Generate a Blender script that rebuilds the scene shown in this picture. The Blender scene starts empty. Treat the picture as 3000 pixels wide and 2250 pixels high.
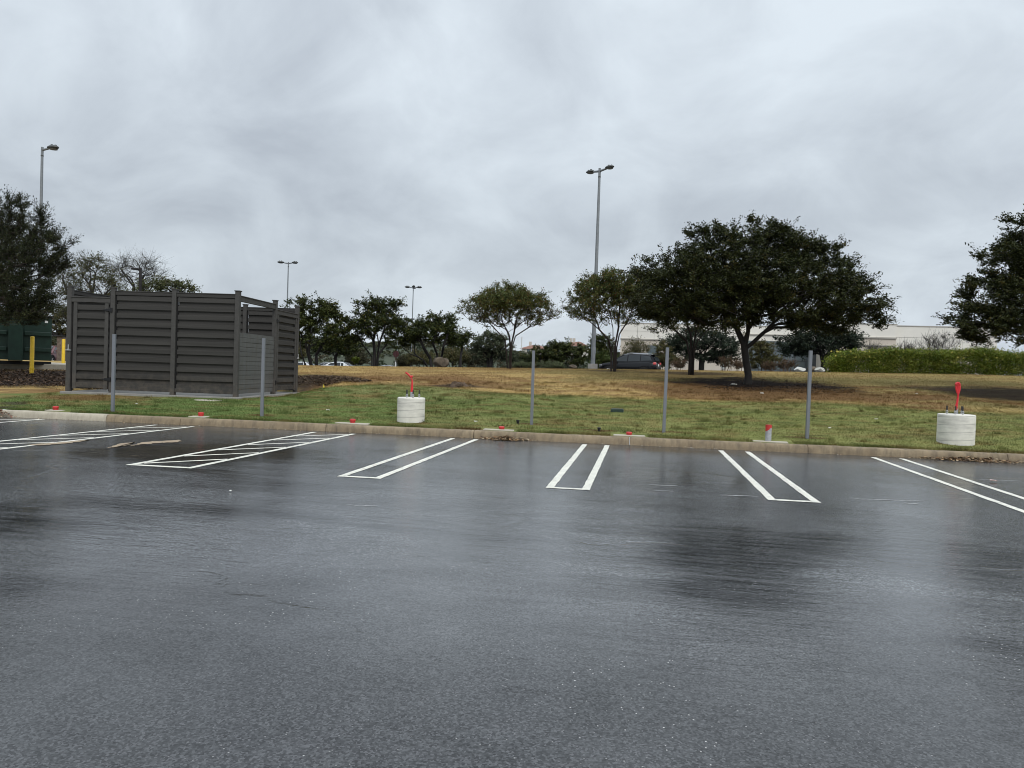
import bpy, bmesh, math, random
import numpy as np
from mathutils import Vector, Matrix

# ------------------------------------------------------------------ basics
SC = bpy.context.scene
COL = SC.collection
rng = np.random.default_rng(7)
random.seed(7)
F, CH = 2150.0, 1.52
YAW, PIT, ROLL = math.radians(10), math.radians(-1.1), math.radians(1.9)


def _rx(a):
    c, s = math.cos(a), math.sin(a)
    return np.array([[1, 0, 0], [0, c, -s], [0, s, c]])


def _rz(a):
    c, s = math.cos(a), math.sin(a)
    return np.array([[c, -s, 0], [s, c, 0], [0, 0, 1]])


RM = _rz(YAW) @ _rx(math.pi / 2 + PIT) @ _rz(ROLL)
CAM = np.array([0, 0, CH])


def ray(x, y):
    return RM @ np.array([(x - 1500) / F, -(y - 1125) / F, -1])


def gz(x, y, z=0.0):
    d = ray(x, y)
    return CAM + d * ((z - CH) / d[2])


def gy(x, y, Y):
    """world point seen at photo pixel (x, y) at world depth Y"""
    d = ray(x, y)
    return CAM + d * (Y / d[1])


def kerb_y(X):
    return 15.85 + 0.05 * np.asarray(X, float)


def sstep(a, b, x):
    t = np.clip((np.asarray(x, float) - a) / (b - a), 0, 1)
    return t * t * (3 - 2 * t)


def _hash(ix, iy, seed):
    h = (ix * 374761393 + iy * 668265263 + seed * 974711) & 0xFFFFFFFF
    h = ((h ^ (h >> 13)) * 1274126177) & 0xFFFFFFFF
    return ((h ^ (h >> 16)) & 0xFFFF) / 65535.0


def vnoise(x, y, seed=0, oct=3):
    x = np.asarray(x, float); y = np.asarray(y, float)
    out = np.zeros(np.broadcast(x, y).shape); amp = 1.0; tot = 0
    for o in range(oct):
        xi = np.floor(x).astype(np.int64); yi = np.floor(y).astype(np.int64)
        fx = x - xi; fy = y - yi
        fx = fx * fx * (3 - 2 * fx); fy = fy * fy * (3 - 2 * fy)
        a = _hash(xi, yi, seed + o); b = _hash(xi + 1, yi, seed + o)
        c = _hash(xi, yi + 1, seed + o); d = _hash(xi + 1, yi + 1, seed + o)
        out += amp * ((a * (1 - fx) + b * fx) * (1 - fy) + (c * (1 - fx) + d * fx) * fy)
        tot += amp; amp *= 0.5; x = x * 2.03 + 11.3; y = y * 2.03 + 5.7
    return out / tot


def crest_z(X):
    return np.interp(X, [-60, -30, -16, 0, 15, 40], [1.0, 1.2, 1.40, 1.74, 2.0, 2.1])


def far_z(X):
    return np.interp(X, [-40, -22, -10, 60], [1.05, 1.15, 1.36, 1.38])


def hgt(X, Y):
    X = np.asarray(X, float); Y = np.asarray(Y, float)
    s = Y - kerb_y(X) - 0.16
    u = np.clip(s / 20.5, 0, 1)
    zc = crest_z(X)
    z = 0.165 + (zc - 0.165) * (1 - (1 - u) ** 1.15)
    w = sstep(23.0, 31.0, s)
    z = z * (1 - w) + far_z(X) * w
    bump = (vnoise(X * 0.5, Y * 0.5, 3, 2) - 0.5) * 0.10 * sstep(0.5, 5, s) * (1 - sstep(15, 22, s))
    z = z + bump
    lx = (X + 11.45) * .9934 + (Y - 19.35) * .1149; ly = -(X + 11.45) * .1149 + (Y - 19.35) * .9934
    m = sstep(-6.6, -5.3, lx) * (1 - sstep(.35, 1.6, lx)) * sstep(-1.2, -.25, ly) * (1 - sstep(5.1, 7.0, ly))
    return z * (1 - m) + np.minimum(z, .455 - .02 * np.clip(ly, 0, 5)) * m


def T(px, py, lo=15.0, hi=60.0):
    """point where the photo pixel's ray meets the lawn"""
    d = ray(px, py)
    for Y in np.arange(lo, hi, 0.05):
        p = CAM + d * (Y / d[1])
        if p[1] > kerb_y(p[0]) + 0.17 and p[2] <= hgt(p[0], p[1]):
            return np.array([p[0], p[1], float(hgt(p[0], p[1]))])
    p = CAM + d * (36.0 / d[1])
    return np.array([p[0], p[1], float(hgt(p[0], p[1]))])


def G(px, Y):
    """point on the ground under photo column px at world depth Y"""
    p = gy(px, 1090, Y)
    return np.array([p[0], Y, float(hgt(p[0], Y))])


# ------------------------------------------------------------------ materials
def mat(name, col, rough=0.7, var=0.18, scale=6.0, bump=0.15, bscale=40.0, metal=0.0, spec=0.4, col2=None, attr=False):
    m = bpy.data.materials.new(name); m.use_nodes = True
    nt = m.node_tree; N = nt.nodes; L = nt.links
    b = N['Principled BSDF']
    b.inputs['Roughness'].default_value = rough
    b.inputs['Metallic'].default_value = metal
    b.inputs['Specular IOR Level'].default_value = spec
    tc = N.new('ShaderNodeNewGeometry')
    n = N.new('ShaderNodeTexNoise'); n.inputs['Scale'].default_value = scale; n.inputs['Detail'].default_value = 6
    n.inputs['Roughness'].default_value = 0.65
    L.new(tc.outputs['Position'], n.inputs['Vector'])
    r = N.new('ShaderNodeMapRange'); r.inputs['From Min'].default_value = 0.3; r.inputs['From Max'].default_value = 0.7
    L.new(n.outputs['Fac'], r.inputs['Value'])
    mx = N.new('ShaderNodeMix'); mx.data_type = 'RGBA'
    c = np.array(col[:3])
    c2 = np.array(col2[:3]) if col2 is not None else c * (1 + var)
    c1 = c if col2 is not None else c * (1 - var)
    mx.inputs['A'].default_value = (*c1, 1); mx.inputs['B'].default_value = (*np.minimum(c2, 1), 1)
    L.new(r.outputs['Result'], mx.inputs['Factor'])
    if attr:
        a = N.new('ShaderNodeAttribute'); a.attribute_name = 'Col'
        m2 = N.new('ShaderNodeMix'); m2.data_type = 'RGBA'; m2.blend_type = 'MULTIPLY'
        m2.inputs['Factor'].default_value = 1
        mx.inputs['A'].default_value = (1 - var,) * 3 + (1,); mx.inputs['B'].default_value = (1 + var,) * 3 + (1,)
        L.new(a.outputs['Color'], m2.inputs['A']); L.new(mx.outputs['Result'], m2.inputs['B'])
        L.new(m2.outputs['Result'], b.inputs['Base Color'])
    else:
        L.new(mx.outputs['Result'], b.inputs['Base Color'])
    if bump:
        n2 = N.new('ShaderNodeTexNoise'); n2.inputs['Scale'].default_value = bscale; n2.inputs['Detail'].default_value = 4
        L.new(tc.outputs['Position'], n2.inputs['Vector'])
        bp = N.new('ShaderNodeBump'); bp.inputs['Strength'].default_value = bump; bp.inputs['Distance'].default_value = 0.02
        L.new(n2.outputs['Fac'], bp.inputs['Height']); L.new(bp.outputs['Normal'], b.inputs['Normal'])
    return m


def leaf_mat(name, rough=0.55, trans=0.2):
    m = bpy.data.materials.new(name); m.use_nodes = True
    nt = m.node_tree; N = nt.nodes; L = nt.links
    b = N['Principled BSDF']; out = N['Material Output']
    a = N.new('ShaderNodeAttribute'); a.attribute_name = 'Col'
    L.new(a.outputs['Color'], b.inputs['Base Color'])
    b.inputs['Roughness'].default_value = rough; b.inputs['Specular IOR Level'].default_value = 0.12
    t = N.new('ShaderNodeBsdfTranslucent'); L.new(a.outputs['Color'], t.inputs['Color'])
    mx = N.new('ShaderNodeMixShader'); mx.inputs['Fac'].default_value = trans
    L.new(b.outputs[0], mx.inputs[1]); L.new(t.outputs[0], mx.inputs[2]); L.new(mx.outputs[0], out.inputs['Surface'])
    return m


LEAF = leaf_mat('leaf')
GRASS = leaf_mat('grass_blade', 0.8, 0.25); GRASS.node_tree.nodes['Principled BSDF'].inputs['Specular IOR Level'].default_value = .02
M = {}
M['bark'] = mat('bark', (.045, .036, .030), .9, .35, 9, .5, 30)
M['bark_wet'] = mat('bark_wet', (.015, .0125, .011), .75, .35, 9, .5, 30)
M['bark_crape'] = mat('bark_crape', (.024, .016, .013), .8, .3, 7, .3, 30)
M['bark_grey'] = mat('bark_grey', (.045, .041, .038), .9, .3, 7, .3, 30)
M['concrete'] = mat('concrete', (.46, .45, .40), .85, .12, 5, .25, 60)
M['pad'] = mat('pad_concrete', (.40, .36, .29), .85, .12, 5, .25, 60)
M['footing'] = mat('footing_concrete', (.25, .24, .22), .85, .15, 5, .2, 40)
M['post'] = mat('post_grey_paint', (.155, .165, .18), .5, .06, 3, .05, 60, spec=.4)
M['trex'] = mat('composite_board', (.037, .0345, .031), .75, .3, 7, .2, 50)
M['trexp'] = mat('composite_post', (.054, .051, .047), .7, .18, 7, .2, 50)
M['trexw'] = mat('weathered_board', (.098, .100, .096), .8, .18, 9, .2, 50)
M['black'] = mat('black_iron', (.008, .008, .009), .5, .1, 5, 0)
M['gap'] = mat('matte_black', (.006, .006, .006), .9, .1, 5, 0)  # near-black; also stands in for shade in the enclosure's gaps
M['steel'] = mat('zinc_steel', (.5, .5, .5), .4, .12, 20, .05, 60, metal=.85)
M['galv'] = mat('galvanized_pole', (.20, .215, .225), .5, .12, 4, .05, 40, metal=.3)
M['lampgrey'] = mat('lamp_housing', (.06, .064, .06), .5, .2, 14, .1, 40)
M['lens'] = mat('lamp_lens', (.25, .26, .26), .25, .1, 9, 0)
M['bronze'] = mat('bronze_paint', (.02, .017, .016), .5, .1, 5, 0)
M['red'] = mat('red_tape', (.60, .028, .035), .38, .2, 12, .35, 45)
M['redc'] = mat('red_cap', (.46, .032, .028), .5, .15, 9, .1, 45)
M['rebar'] = mat('anchor_bolt', (.045, .045, .043), .6, .3, 40, .3, 160, metal=.4)
M['pvc'] = mat('grey_pipe', (.32, .33, .345), .6, .2, 22, .1, 60)
M['yellow'] = mat('yellow_plastic', (.66, .43, .02), .4, .1, 9, .05, 40)
M['green'] = mat('green_container_paint', (.010, .030, .020), .5, .3, 3, .1, 20)
M['darkmetal'] = mat('dark_metal', (.012, .013, .014), .5, .2, 6, .1, 30)
M['white'] = mat('white_paint', (.72, .72, .70), .6, .06, 6, .05, 40)
M['boxgreen'] = mat('valve_box_plastic', (.02, .04, .03), .55, .2, 9, .1, 60)
M['rock'] = mat('limestone', (.10, .078, .055), .9, .6, 2.2, .8, 9)
M['stone'] = mat('pillar_stone', (.13, .10, .08), .9, .4, 5, .6, 12)
M['stump'] = mat('stump_wood', (.095, .066, .045), .9, .4, 9, .6, 25)
M['panel'] = mat('precast_panel', (.74, .71, .64), .85, .05, .6, .1, 30)
M['panel2'] = mat('precast_band', (.56, .50, .42), .85, .06, .6, .25, 18)
M['trim'] = mat('precast_trim', (.40, .375, .33), .85, .06, .6, .1, 30)
M['glass'] = mat('curtain_glass', (.10, .125, .13), .08, .15, .4, 0, spec=.8)
M['mullion'] = mat('mullion', (.10, .105, .11), .45, .08, 3, 0, metal=.5)
M['carblack'] = mat('black_car_paint', (.004, .0045, .006), .16, .1, 2, 0, spec=.42)
M['carwhite'] = mat('white_car_paint', (.70, .71, .72), .25, .03, 2, 0, spec=.5)
M['carsilver'] = mat('silver_car_paint', (.34, .35, .36), .3, .03, 2, 0, metal=.4)
M['carred'] = mat('red_car_paint', (.10, .012, .012), .25, .06, 2, 0, spec=.5)
M['carglass'] = mat('car_glass', (.030, .036, .039), .08, .1, 2, 0, spec=.5)
M['tail'] = mat('tail_light', (.62, .10, .10), .2, .15, 30, 0)
M['chrome'] = mat('chrome', (.62, .62, .62), .2, .05, 9, 0, metal=.9)
M['tyre'] = mat('tyre', (.012, .012, .012), .85, .1, 9, .1, 60)
M['rooftile'] = mat('roof_tile', (.22, .115, .085), .85, .25, .5, .2, 3)
M['stucco'] = mat('stucco', (.50, .47, .42), .85, .06, .3, .05, 9)
M['maroon'] = mat('maroon_paint', (.055, .016, .016), .6, .2, 9, .05, 30)
M['whitepost'] = mat('white_post', (.62, .62, .60), .6, .08, 9, .05, 30)
M['litter'] = mat('paper_scrap', (.62, .62, .58), .8, .1, 30, .2, 60)
M['yflag'] = mat('yellow_flag', (.70, .56, .06), .6, .1, 30, .1, 60)
M['oldpaint'] = mat('old_paint', (.36, .36, .35), .4, .3, 14, .2, 60)
M['sand'] = mat('washed_sand', (.30, .23, .155), .75, .2, 5, .3, 70)
M['sapling'] = mat('brown_twig', (.12, .07, .04), .9, .2, 9, 0)


# ------------------------------------------------------------------ mesh builder
class MB:
    def __init__(self):
        self.v = []; self.f = []; self.mi = []

    def add(self, vs, fs, mi=0):
        o = len(self.v)
        self.v += [tuple(map(float, p)) for p in vs]
        for f in fs:
            self.f.append(tuple(i + o for i in f)); self.mi.append(mi)
        return self

    def box(self, c, s, rz=0.0, mi=0, bev=0.0):
        """box centred at c with full sizes s"""
        if bev:
            bm = bmesh.new(); bmesh.ops.create_cube(bm, size=1)
            bmesh.ops.scale(bm, vec=s, verts=bm.verts)
            bmesh.ops.bevel(bm, geom=bm.edges[:], offset=bev, segments=2, affect='EDGES', profile=.5)
            vs = [v.co[:] for v in bm.verts]; idx = {v: i for i, v in enumerate(bm.verts)}
            fs = [tuple(idx[v] for v in f.verts) for f in bm.faces]; bm.free()
        else:
            x, y, z = (k / 2 for k in s)
            vs = [(-x, -y, -z), (x, -y, -z), (x, y, -z), (-x, y, -z), (-x, -y, z), (x, -y, z), (x, y, z), (-x, y, z)]
            fs = [(0, 3, 2, 1), (4, 5, 6, 7), (0, 1, 5, 4), (1, 2, 6, 5), (2, 3, 7, 6), (3, 0, 4, 7)]
        ca, sa = math.cos(rz), math.sin(rz)
        return self.add([(c[0] + ca * a - sa * b, c[1] + sa * a + ca * b, c[2] + d) for a, b, d in vs], fs, mi)

    def tube(self, pts, rads, n=10, cap=True, mi=0, sq=None):
        pts = [Vector(p) for p in pts]
        if not hasattr(rads, '__len__'):
            rads = [rads] * len(pts)
        vs = []; fs = []
        for i, p in enumerate(pts):
            d = (pts[min(i + 1, len(pts) - 1)] - pts[max(i - 1, 0)]).normalized()
            u = d.cross(Vector((0, 0, 1)))
            if u.length < .05:
                u = Vector((1, 0, 0)) - d * d.x
            u.normalize(); w = d.cross(u)
            for k in range(n):
                a = 2 * math.pi * k / n
                vs.append(p + (u * math.cos(a) + w * math.sin(a)) * rads[i])
        for i in range(len(pts) - 1):
            for k in range(n):
                fs.append((i * n + k, i * n + (k + 1) % n, (i + 1) * n + (k + 1) % n, (i + 1) * n + k))
        if cap:
            fs.append(tuple(reversed(range(n)))); fs.append(tuple(range((len(pts) - 1) * n, len(pts) * n)))
        return self.add(vs, fs, mi)

    def lathe(self, c, prof, n=24, mi=0, sx=1, sy=1):
        vs = []; fs = []
        for r, z in prof:
            for k in range(n):
                a = 2 * math.pi * k / n
                vs.append((c[0] + r * math.cos(a) * sx, c[1] + r * math.sin(a) * sy, c[2] + z))
        for i in range(len(prof) - 1):
            for k in range(n):
                fs.append((i * n + k, i * n + (k + 1) % n, (i + 1) * n + (k + 1) % n, (i + 1) * n + k))
        fs.append(tuple(reversed(range(n)))); fs.append(tuple(range((len(prof) - 1) * n, len(prof) * n)))
        return self.add(vs, fs, mi)

    def prism(self, poly, z0, z1, mi=0):
        n = len(poly)
        vs = [(x, y, z0) for x, y in poly] + [(x, y, z1) for x, y in poly]
        fs = [tuple(reversed(range(n))), tuple(range(n, 2 * n))]
        fs += [(i, (i + 1) % n, n + (i + 1) % n, n + i) for i in range(n)]
        return self.add(vs, fs, mi)

    def build(self, name, m, parent=None, smooth=False, loc=(0, 0, 0)):
        me = bpy.data.meshes.new(name); me.from_pydata(self.v, [], self.f)
        for k in (m if isinstance(m, (list, tuple)) else [m]):
            me.materials.append(k)
        if any(self.mi):
            me.polygons.foreach_set('material_index', self.mi)
        bm = bmesh.new(); bm.from_mesh(me); bmesh.ops.recalc_face_normals(bm, faces=bm.faces); bm.to_mesh(me); bm.free()
        if smooth:
            me.polygons.foreach_set('use_smooth', [True] * len(me.polygons))
            me.set_sharp_from_angle(angle=math.radians(40))
        me.update()
        o = bpy.data.objects.new(name, me); COL.objects.link(o); o.location = loc
        if parent:
            o.parent = parent
        return o


def np_mesh(name, verts, faces, m, parent=None, col=None, smooth=False, loc=(0, 0, 0)):
    """fast mesh from numpy arrays; faces (n,k); col per-vertex rgb"""
    verts = np.ascontiguousarray(verts, np.float32); faces = np.ascontiguousarray(faces, np.int32)
    me = bpy.data.meshes.new(name); k = faces.shape[1]
    me.vertices.add(len(verts)); me.vertices.foreach_set('co', verts.ravel())
    me.loops.add(faces.size); me.loops.foreach_set('vertex_index', faces.ravel())
    me.polygons.add(len(faces))
    me.polygons.foreach_set('loop_start', np.arange(0, faces.size, k, dtype=np.int32))
    me.polygons.foreach_set('loop_total', np.full(len(faces), k, np.int32))
    if smooth:
        me.polygons.foreach_set('use_smooth', np.ones(len(faces), bool))
    me.materials.append(m); me.update(calc_edges=True)
    if col is not None:
        a = me.attributes.new('Col', 'FLOAT_COLOR', 'POINT')
        c4 = np.ones((len(verts), 4), np.float32); c4[:, :3] = col
        a.data.foreach_set('color', c4.ravel())
    o = bpy.data.objects.new(name, me); COL.objects.link(o); o.location = loc
    if parent:
        o.parent = parent
    return o


def tag(o, label=None, cat=None, group=None, kind=None):
    if label: o['label'] = label
    if cat: o['category'] = cat
    if group: o['group'] = group
    if kind: o['kind'] = kind
    return o


def empty(name, loc, label, cat, group=None, rz=0.0):
    o = bpy.data.objects.new(name, None); COL.objects.link(o); o.location = tuple(map(float, loc))
    o.rotation_euler = (0, 0, rz); o.empty_display_size = .2
    return tag(o, label, cat, group)


def copy_tree(o, parent=None):
    c = o.copy(); COL.objects.link(c)
    if parent:
        c.parent = parent
    for ch in list(o.children):
        copy_tree(ch, c)
    return c


# ------------------------------------------------------------------ ground colour zones
C_GREEN = np.array([.104, .146, .046]); C_GREEN2 = np.array([.190, .195, .078]); C_STRAW = np.array([.345, .245, .102])
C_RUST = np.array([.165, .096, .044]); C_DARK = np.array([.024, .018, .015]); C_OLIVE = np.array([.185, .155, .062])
_bx = []; _by = []
for q in [(0, 1153), (120, 1152), (660, 1168), (870, 1135), (1000, 1130), (1160, 1128), (1300, 1136), (1400, 1148), (1555, 1157), (1800, 1165),
          (2000, 1172), (2200, 1177), (2500, 1184), (2700, 1200), (2850, 1208), (3000, 1214)]:
    p = T(*q); _bx.append(p[0]); _by.append(p[1])
_o = np.argsort(_bx); _bx = np.array(_bx)[_o]; _by = np.array(_by)[_o]
BLOBS = []
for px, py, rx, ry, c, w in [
        (2215, 1128, 3.9, 1.9, C_DARK * .8, 1.0), (2190, 1150, 3.4, 1.5, C_RUST * .8, .85), (2330, 1150, 3.0, 1.3, C_RUST * .7, .8),  # first blob: dark mulch ring, with the live oak's shade in its colour
        (2030, 1133, 1.6, .9, C_RUST, .8), (1830, 1130, 1.6, .7, C_RUST, .5), (2960, 1155, 2.6, 1.6, C_DARK, .9), (2750, 1140, 1.6, .6, C_DARK * 1.6, .6),  # first dark blob paints the ground shade below the right oak
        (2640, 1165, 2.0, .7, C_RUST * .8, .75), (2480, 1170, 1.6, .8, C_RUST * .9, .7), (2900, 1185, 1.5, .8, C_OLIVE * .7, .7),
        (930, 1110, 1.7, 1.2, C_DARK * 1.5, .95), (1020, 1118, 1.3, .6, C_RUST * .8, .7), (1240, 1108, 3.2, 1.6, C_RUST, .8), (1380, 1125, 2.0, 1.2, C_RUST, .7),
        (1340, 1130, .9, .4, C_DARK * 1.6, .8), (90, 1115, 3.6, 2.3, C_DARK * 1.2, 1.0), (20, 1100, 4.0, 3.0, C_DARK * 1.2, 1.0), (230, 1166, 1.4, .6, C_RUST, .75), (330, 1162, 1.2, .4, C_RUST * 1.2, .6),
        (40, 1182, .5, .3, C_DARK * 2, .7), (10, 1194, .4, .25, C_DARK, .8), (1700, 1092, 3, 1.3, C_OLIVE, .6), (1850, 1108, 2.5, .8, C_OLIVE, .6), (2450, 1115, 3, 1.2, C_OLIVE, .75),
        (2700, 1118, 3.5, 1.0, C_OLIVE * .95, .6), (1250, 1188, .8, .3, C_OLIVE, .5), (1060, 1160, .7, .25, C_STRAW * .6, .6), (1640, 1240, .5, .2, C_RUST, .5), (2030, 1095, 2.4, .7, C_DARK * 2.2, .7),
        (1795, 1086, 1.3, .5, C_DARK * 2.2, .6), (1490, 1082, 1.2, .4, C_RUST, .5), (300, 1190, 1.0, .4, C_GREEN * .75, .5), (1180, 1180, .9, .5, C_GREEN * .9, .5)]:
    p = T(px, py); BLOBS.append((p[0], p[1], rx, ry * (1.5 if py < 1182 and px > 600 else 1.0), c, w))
for px, py in [(330, 1209), (767, 1224), (1557, 1254), (1944, 1274), (2364, 1292), (1203, 1244), (2798, 1311), (1380, 1258), (1750, 1268), (1990, 1276)]:
    p = gz(px, py, .17); BLOBS.append((p[0], p[1] + .02, .42, .14, C_RUST * .55, .9))


def ground_col(X, Y):
    X = np.asarray(X, float); Y = np.asarray(Y, float)
    n1 = vnoise(X * .45, Y * .45, 1, 4); n2 = vnoise(X * 1.1, Y * 2.8, 5, 4); n3 = vnoise(X * 3.0 + 9, Y * 8, 9, 3); n4 = vnoise(X * .8 + 3, Y * 1.6, 14, 3)
    g = np.clip((n1 - .40) * 2.4 + (n2 - .45) * 1.6, 0, 1)[..., None]
    warm = sstep(-12, 4, X)[..., None]
    green = C_GREEN * (1 - g) + C_GREEN2 * g
    green = green * (1 - warm * .55) + C_GREEN2 * np.array([1.15, 1.05, .95]) * warm * .55
    pat = (sstep(.50, .62, n2 * .5 + n3 * .5) * .8)[..., None]
    green = green * (1 - pat) + np.array([.16, .125, .05]) * pat
    dk = (sstep(.54, .68, vnoise(X * 2.2 + 4, Y * 6.5, 29, 3)) * .55)[..., None]
    green = green * (1 - dk) + np.array([.05, .065, .02]) * dk
    b = np.clip((n4 - .43) * 5.0 + (n2 - .5) * 2.6 + (n3 - .5) * 1.2, 0, 1)[..., None]
    warmb = (1 - sstep(2, 9, X) * .55)[..., None]
    straw = C_STRAW * warmb + C_OLIVE * 1.15 * (1 - warmb)
    brown = straw * (1 - b * .85) + C_RUST * 1.05 * b * .85
    ol = (sstep(.52, .66, vnoise(X * .5 + 7, Y * 1.1, 17, 3)) * .5)[..., None]
    brown = brown * (1 - ol) + C_OLIVE * .95 * ol
    far = sstep(12.5, 17, Y - kerb_y(X))[..., None]
    brown = brown * (1 - far * .45) + straw * far * .45
    bd = np.interp(X, _bx, _by) + (n1 - .5) * 1.0 + (n2 - .5) * .7 + (n3 - .5) * .3
    k = sstep(-.35, .45, Y - bd)[..., None]
    c = green * (1 - k) + brown * k
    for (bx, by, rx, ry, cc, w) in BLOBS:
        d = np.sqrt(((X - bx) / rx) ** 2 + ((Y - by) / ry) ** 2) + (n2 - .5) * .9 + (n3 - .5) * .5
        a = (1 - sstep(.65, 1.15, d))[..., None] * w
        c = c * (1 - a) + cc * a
    c = c * (0.72 + .56 * vnoise(X * 4, Y * 10, 21, 3))[..., None]
    s = (Y - kerb_y(X))[..., None]
    fa = sstep(23.5, 26.5, s) * (1 - sstep(120, 160, s))
    c = c * (1 - fa) + np.array([.06, .06, .062]) * fa
    fb = sstep(120, 160, s)
    return c * (1 - fb) + np.array([.035, .05, .025]) * fb


# lawn: one sheet from the kerb to the horizon
tx = np.unique(np.concatenate([-np.geomspace(24, 900, 40), np.arange(-24, 22, .19), np.geomspace(22, 900, 40)]))
ts = np.unique(np.concatenate([np.arange(0, 26, .17), np.geomspace(26, 1500, 46)]))
GX, GS = np.meshgrid(tx, ts)
GY = kerb_y(GX) + .16 + GS
GZ = hgt(GX, GY)
nx, ny = len(tx), len(ts)
ii = (np.arange(ny - 1)[:, None] * nx + np.arange(nx - 1)[None, :]).ravel()
lf = np.stack([ii, ii + 1, ii + nx + 1, ii + nx], 1)
M['lawn'] = mat('lawn_soil', (1, 1, 1), .95, .22, 14, .9, 28, attr=True, spec=.03)
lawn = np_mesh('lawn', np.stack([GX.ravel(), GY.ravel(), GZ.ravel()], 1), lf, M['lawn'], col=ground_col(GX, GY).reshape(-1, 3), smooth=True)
tag(lawn, 'gently rising lawn, green by the kerb and straw brown above', 'lawn', kind='structure')


# grass blades
def blades(name, n, x0, x1, s0, s1, h0, h1, w, label, keep, lean=.6, tufts=0):
    X = rng.uniform(x0, x1, n); s = s0 + (s1 - s0) * rng.uniform(0, 1, n) ** 1.15
    if tufts:
        tX = rng.uniform(x0, x1, tufts); tS = rng.uniform(s0, s1, tufts); q = rng.integers(0, tufts, n); rad = rng.uniform(.03, .12, tufts)[q]
        X = tX[q] + rng.normal(0, 1, n) * rad; s = tS[q] + rng.normal(0, 1, n) * rad * .7
    Y = kerb_y(X) + s
    k = keep(X, Y); X, Y = X[k], Y[k]; n = len(X)
    c = ground_col(X, Y)
    lum = c.sum(1); kk = rng.uniform(0, 1, n) < np.clip((lum - .10) / .14, .04, 1)
    X, Y, c = X[kk], Y[kk], c[kk]; n = len(X)
    Z = hgt(X, Y) - .004
    a = rng.uniform(0, 2 * np.pi, n); hh = rng.uniform(h0, h1, n); ww = w * rng.uniform(.6, 1.3, n)
    dx, dy = np.cos(a), np.sin(a)
    la = rng.uniform(0, 2 * np.pi, n); ll = hh * rng.uniform(.2, lean, n)
    v = np.empty((n, 3, 3))
    v[:, 0] = np.stack([X - dx * ww, Y - dy * ww, Z], 1); v[:, 1] = np.stack([X + dx * ww, Y + dy * ww, Z], 1)
    v[:, 2] = np.stack([X + np.cos(la) * ll, Y + np.sin(la) * ll, Z + hh], 1)
    cc = c * rng.uniform(.8, 1.3, n)[:, None]
    o = np_mesh(name, v.reshape(-1, 3), np.arange(n * 3).reshape(-1, 3), GRASS, col=np.repeat(cc, 3, 0))
    return tag(o, label, 'grass', kind='stuff')


PADX = [(gz(a_, b_, .19)[0], w_ * .33 + .04) for a_, b_, w_ in [(165, 1203, .9), (590, 1220, .7), (1034, 1238, 1.3), (1470, 1255, 1.1), (1843, 1272, 1.1), (2250, 1286, 1.15)]]


def not_built(X, Y):
    lx = (X + 11.45) * .9934 + (Y - 19.35) * .1149; ly = -(X + 11.45) * .1149 + (Y - 19.35) * .9934
    slab = (lx > -5.3) & (lx < .3) & (ly > -.3) & (ly < 5.1)
    pad = np.zeros(X.shape, bool)
    for x_, w_ in PADX: pad |= (np.abs(X - x_) < w_) & (Y - kerb_y(X) < .63)
    return ~slab & ~pad & (Y - kerb_y(X) > .15)


blades('short_grass', 230000, -17, 11, .17, 9.5, .012, .034, .008, 'short mown green grass on the strip behind the kerb',
       lambda X, Y: not_built(X, Y) & (Y < np.interp(X, _bx, _by) + .6))
blades('dry_grass', 150000, -26, 18, 4.5, 23, .018, .05, .012, 'dry straw coloured grass on the upper slope',
       lambda X, Y: not_built(X, Y) & (Y > np.interp(X, _bx, _by) - .5))

blades('grass_tufts', 42000, -17, 12, .25, 12, .03, .10, .006, 'taller tufts and weeds scattered over the lawn', not_built, lean=.9, tufts=620)
blades('edge_grass', 16000, -15, 11, .15, .34, .03, .075, .007, 'ragged grass edge leaning over the back of the kerb', not_built, lean=1.2)

# ------------------------------------------------------------------ asphalt lot
ma = bpy.data.materials.new('wet_asphalt'); ma.use_nodes = True
nt = ma.node_tree; N = nt.nodes; L = nt.links; b = N['Principled BSDF']
geo = N.new('ShaderNodeNewGeometry')


def noise(scale, detail=4, rough=.6, dist=0.0, stretch=None):
    n = N.new('ShaderNodeTexNoise'); n.inputs['Scale'].default_value = scale; n.inputs['Detail'].default_value = detail
    n.inputs['Roughness'].default_value = rough; n.inputs['Distortion'].default_value = dist
    if stretch:
        mp = N.new('ShaderNodeMapping'); mp.inputs['Scale'].default_value = stretch
        L.new(geo.outputs['Position'], mp.inputs['Vector']); L.new(mp.outputs['Vector'], n.inputs['Vector'])
    else:
        L.new(geo.outputs['Position'], n.inputs['Vector'])
    return n.outputs['Fac']


def mrange(v, a, b_, c, d, smooth=False):
    r = N.new('ShaderNodeMapRange')
    if smooth: r.interpolation_type = 'SMOOTHSTEP'
    r.inputs['From Min'].default_value = a; r.inputs['From Max'].default_value = b_
    r.inputs['To Min'].default_value = c; r.inputs['To Max'].default_value = d
    L.new(v, r.inputs['Value']); return r.outputs['Result']


def math_(op, a, b_=None):
    m = N.new('ShaderNodeMath'); m.operation = op
    for i, x in enumerate((a, b_)):
        if x is None: continue
        if isinstance(x, (int, float)): m.inputs[i].default_value = x
        else: L.new(x, m.inputs[i])
    return m.outputs[0]


def blobmask(cx, cy, rx, ry):
    mp = N.new('ShaderNodeMapping'); mp.vector_type = 'POINT'; mp.inputs['Scale'].default_value = (1 / rx, 1 / ry, 0); mp.inputs['Location'].default_value = (-cx / rx, -cy / ry, 0)
    L.new(geo.outputs['Position'], mp.inputs['Vector']); ln = N.new('ShaderNodeVectorMath'); ln.operation = 'LENGTH'; L.new(mp.outputs[0], ln.inputs[0])
    return mrange(ln.outputs['Value'], .0, 1.15, .17, 0, True)


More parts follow.
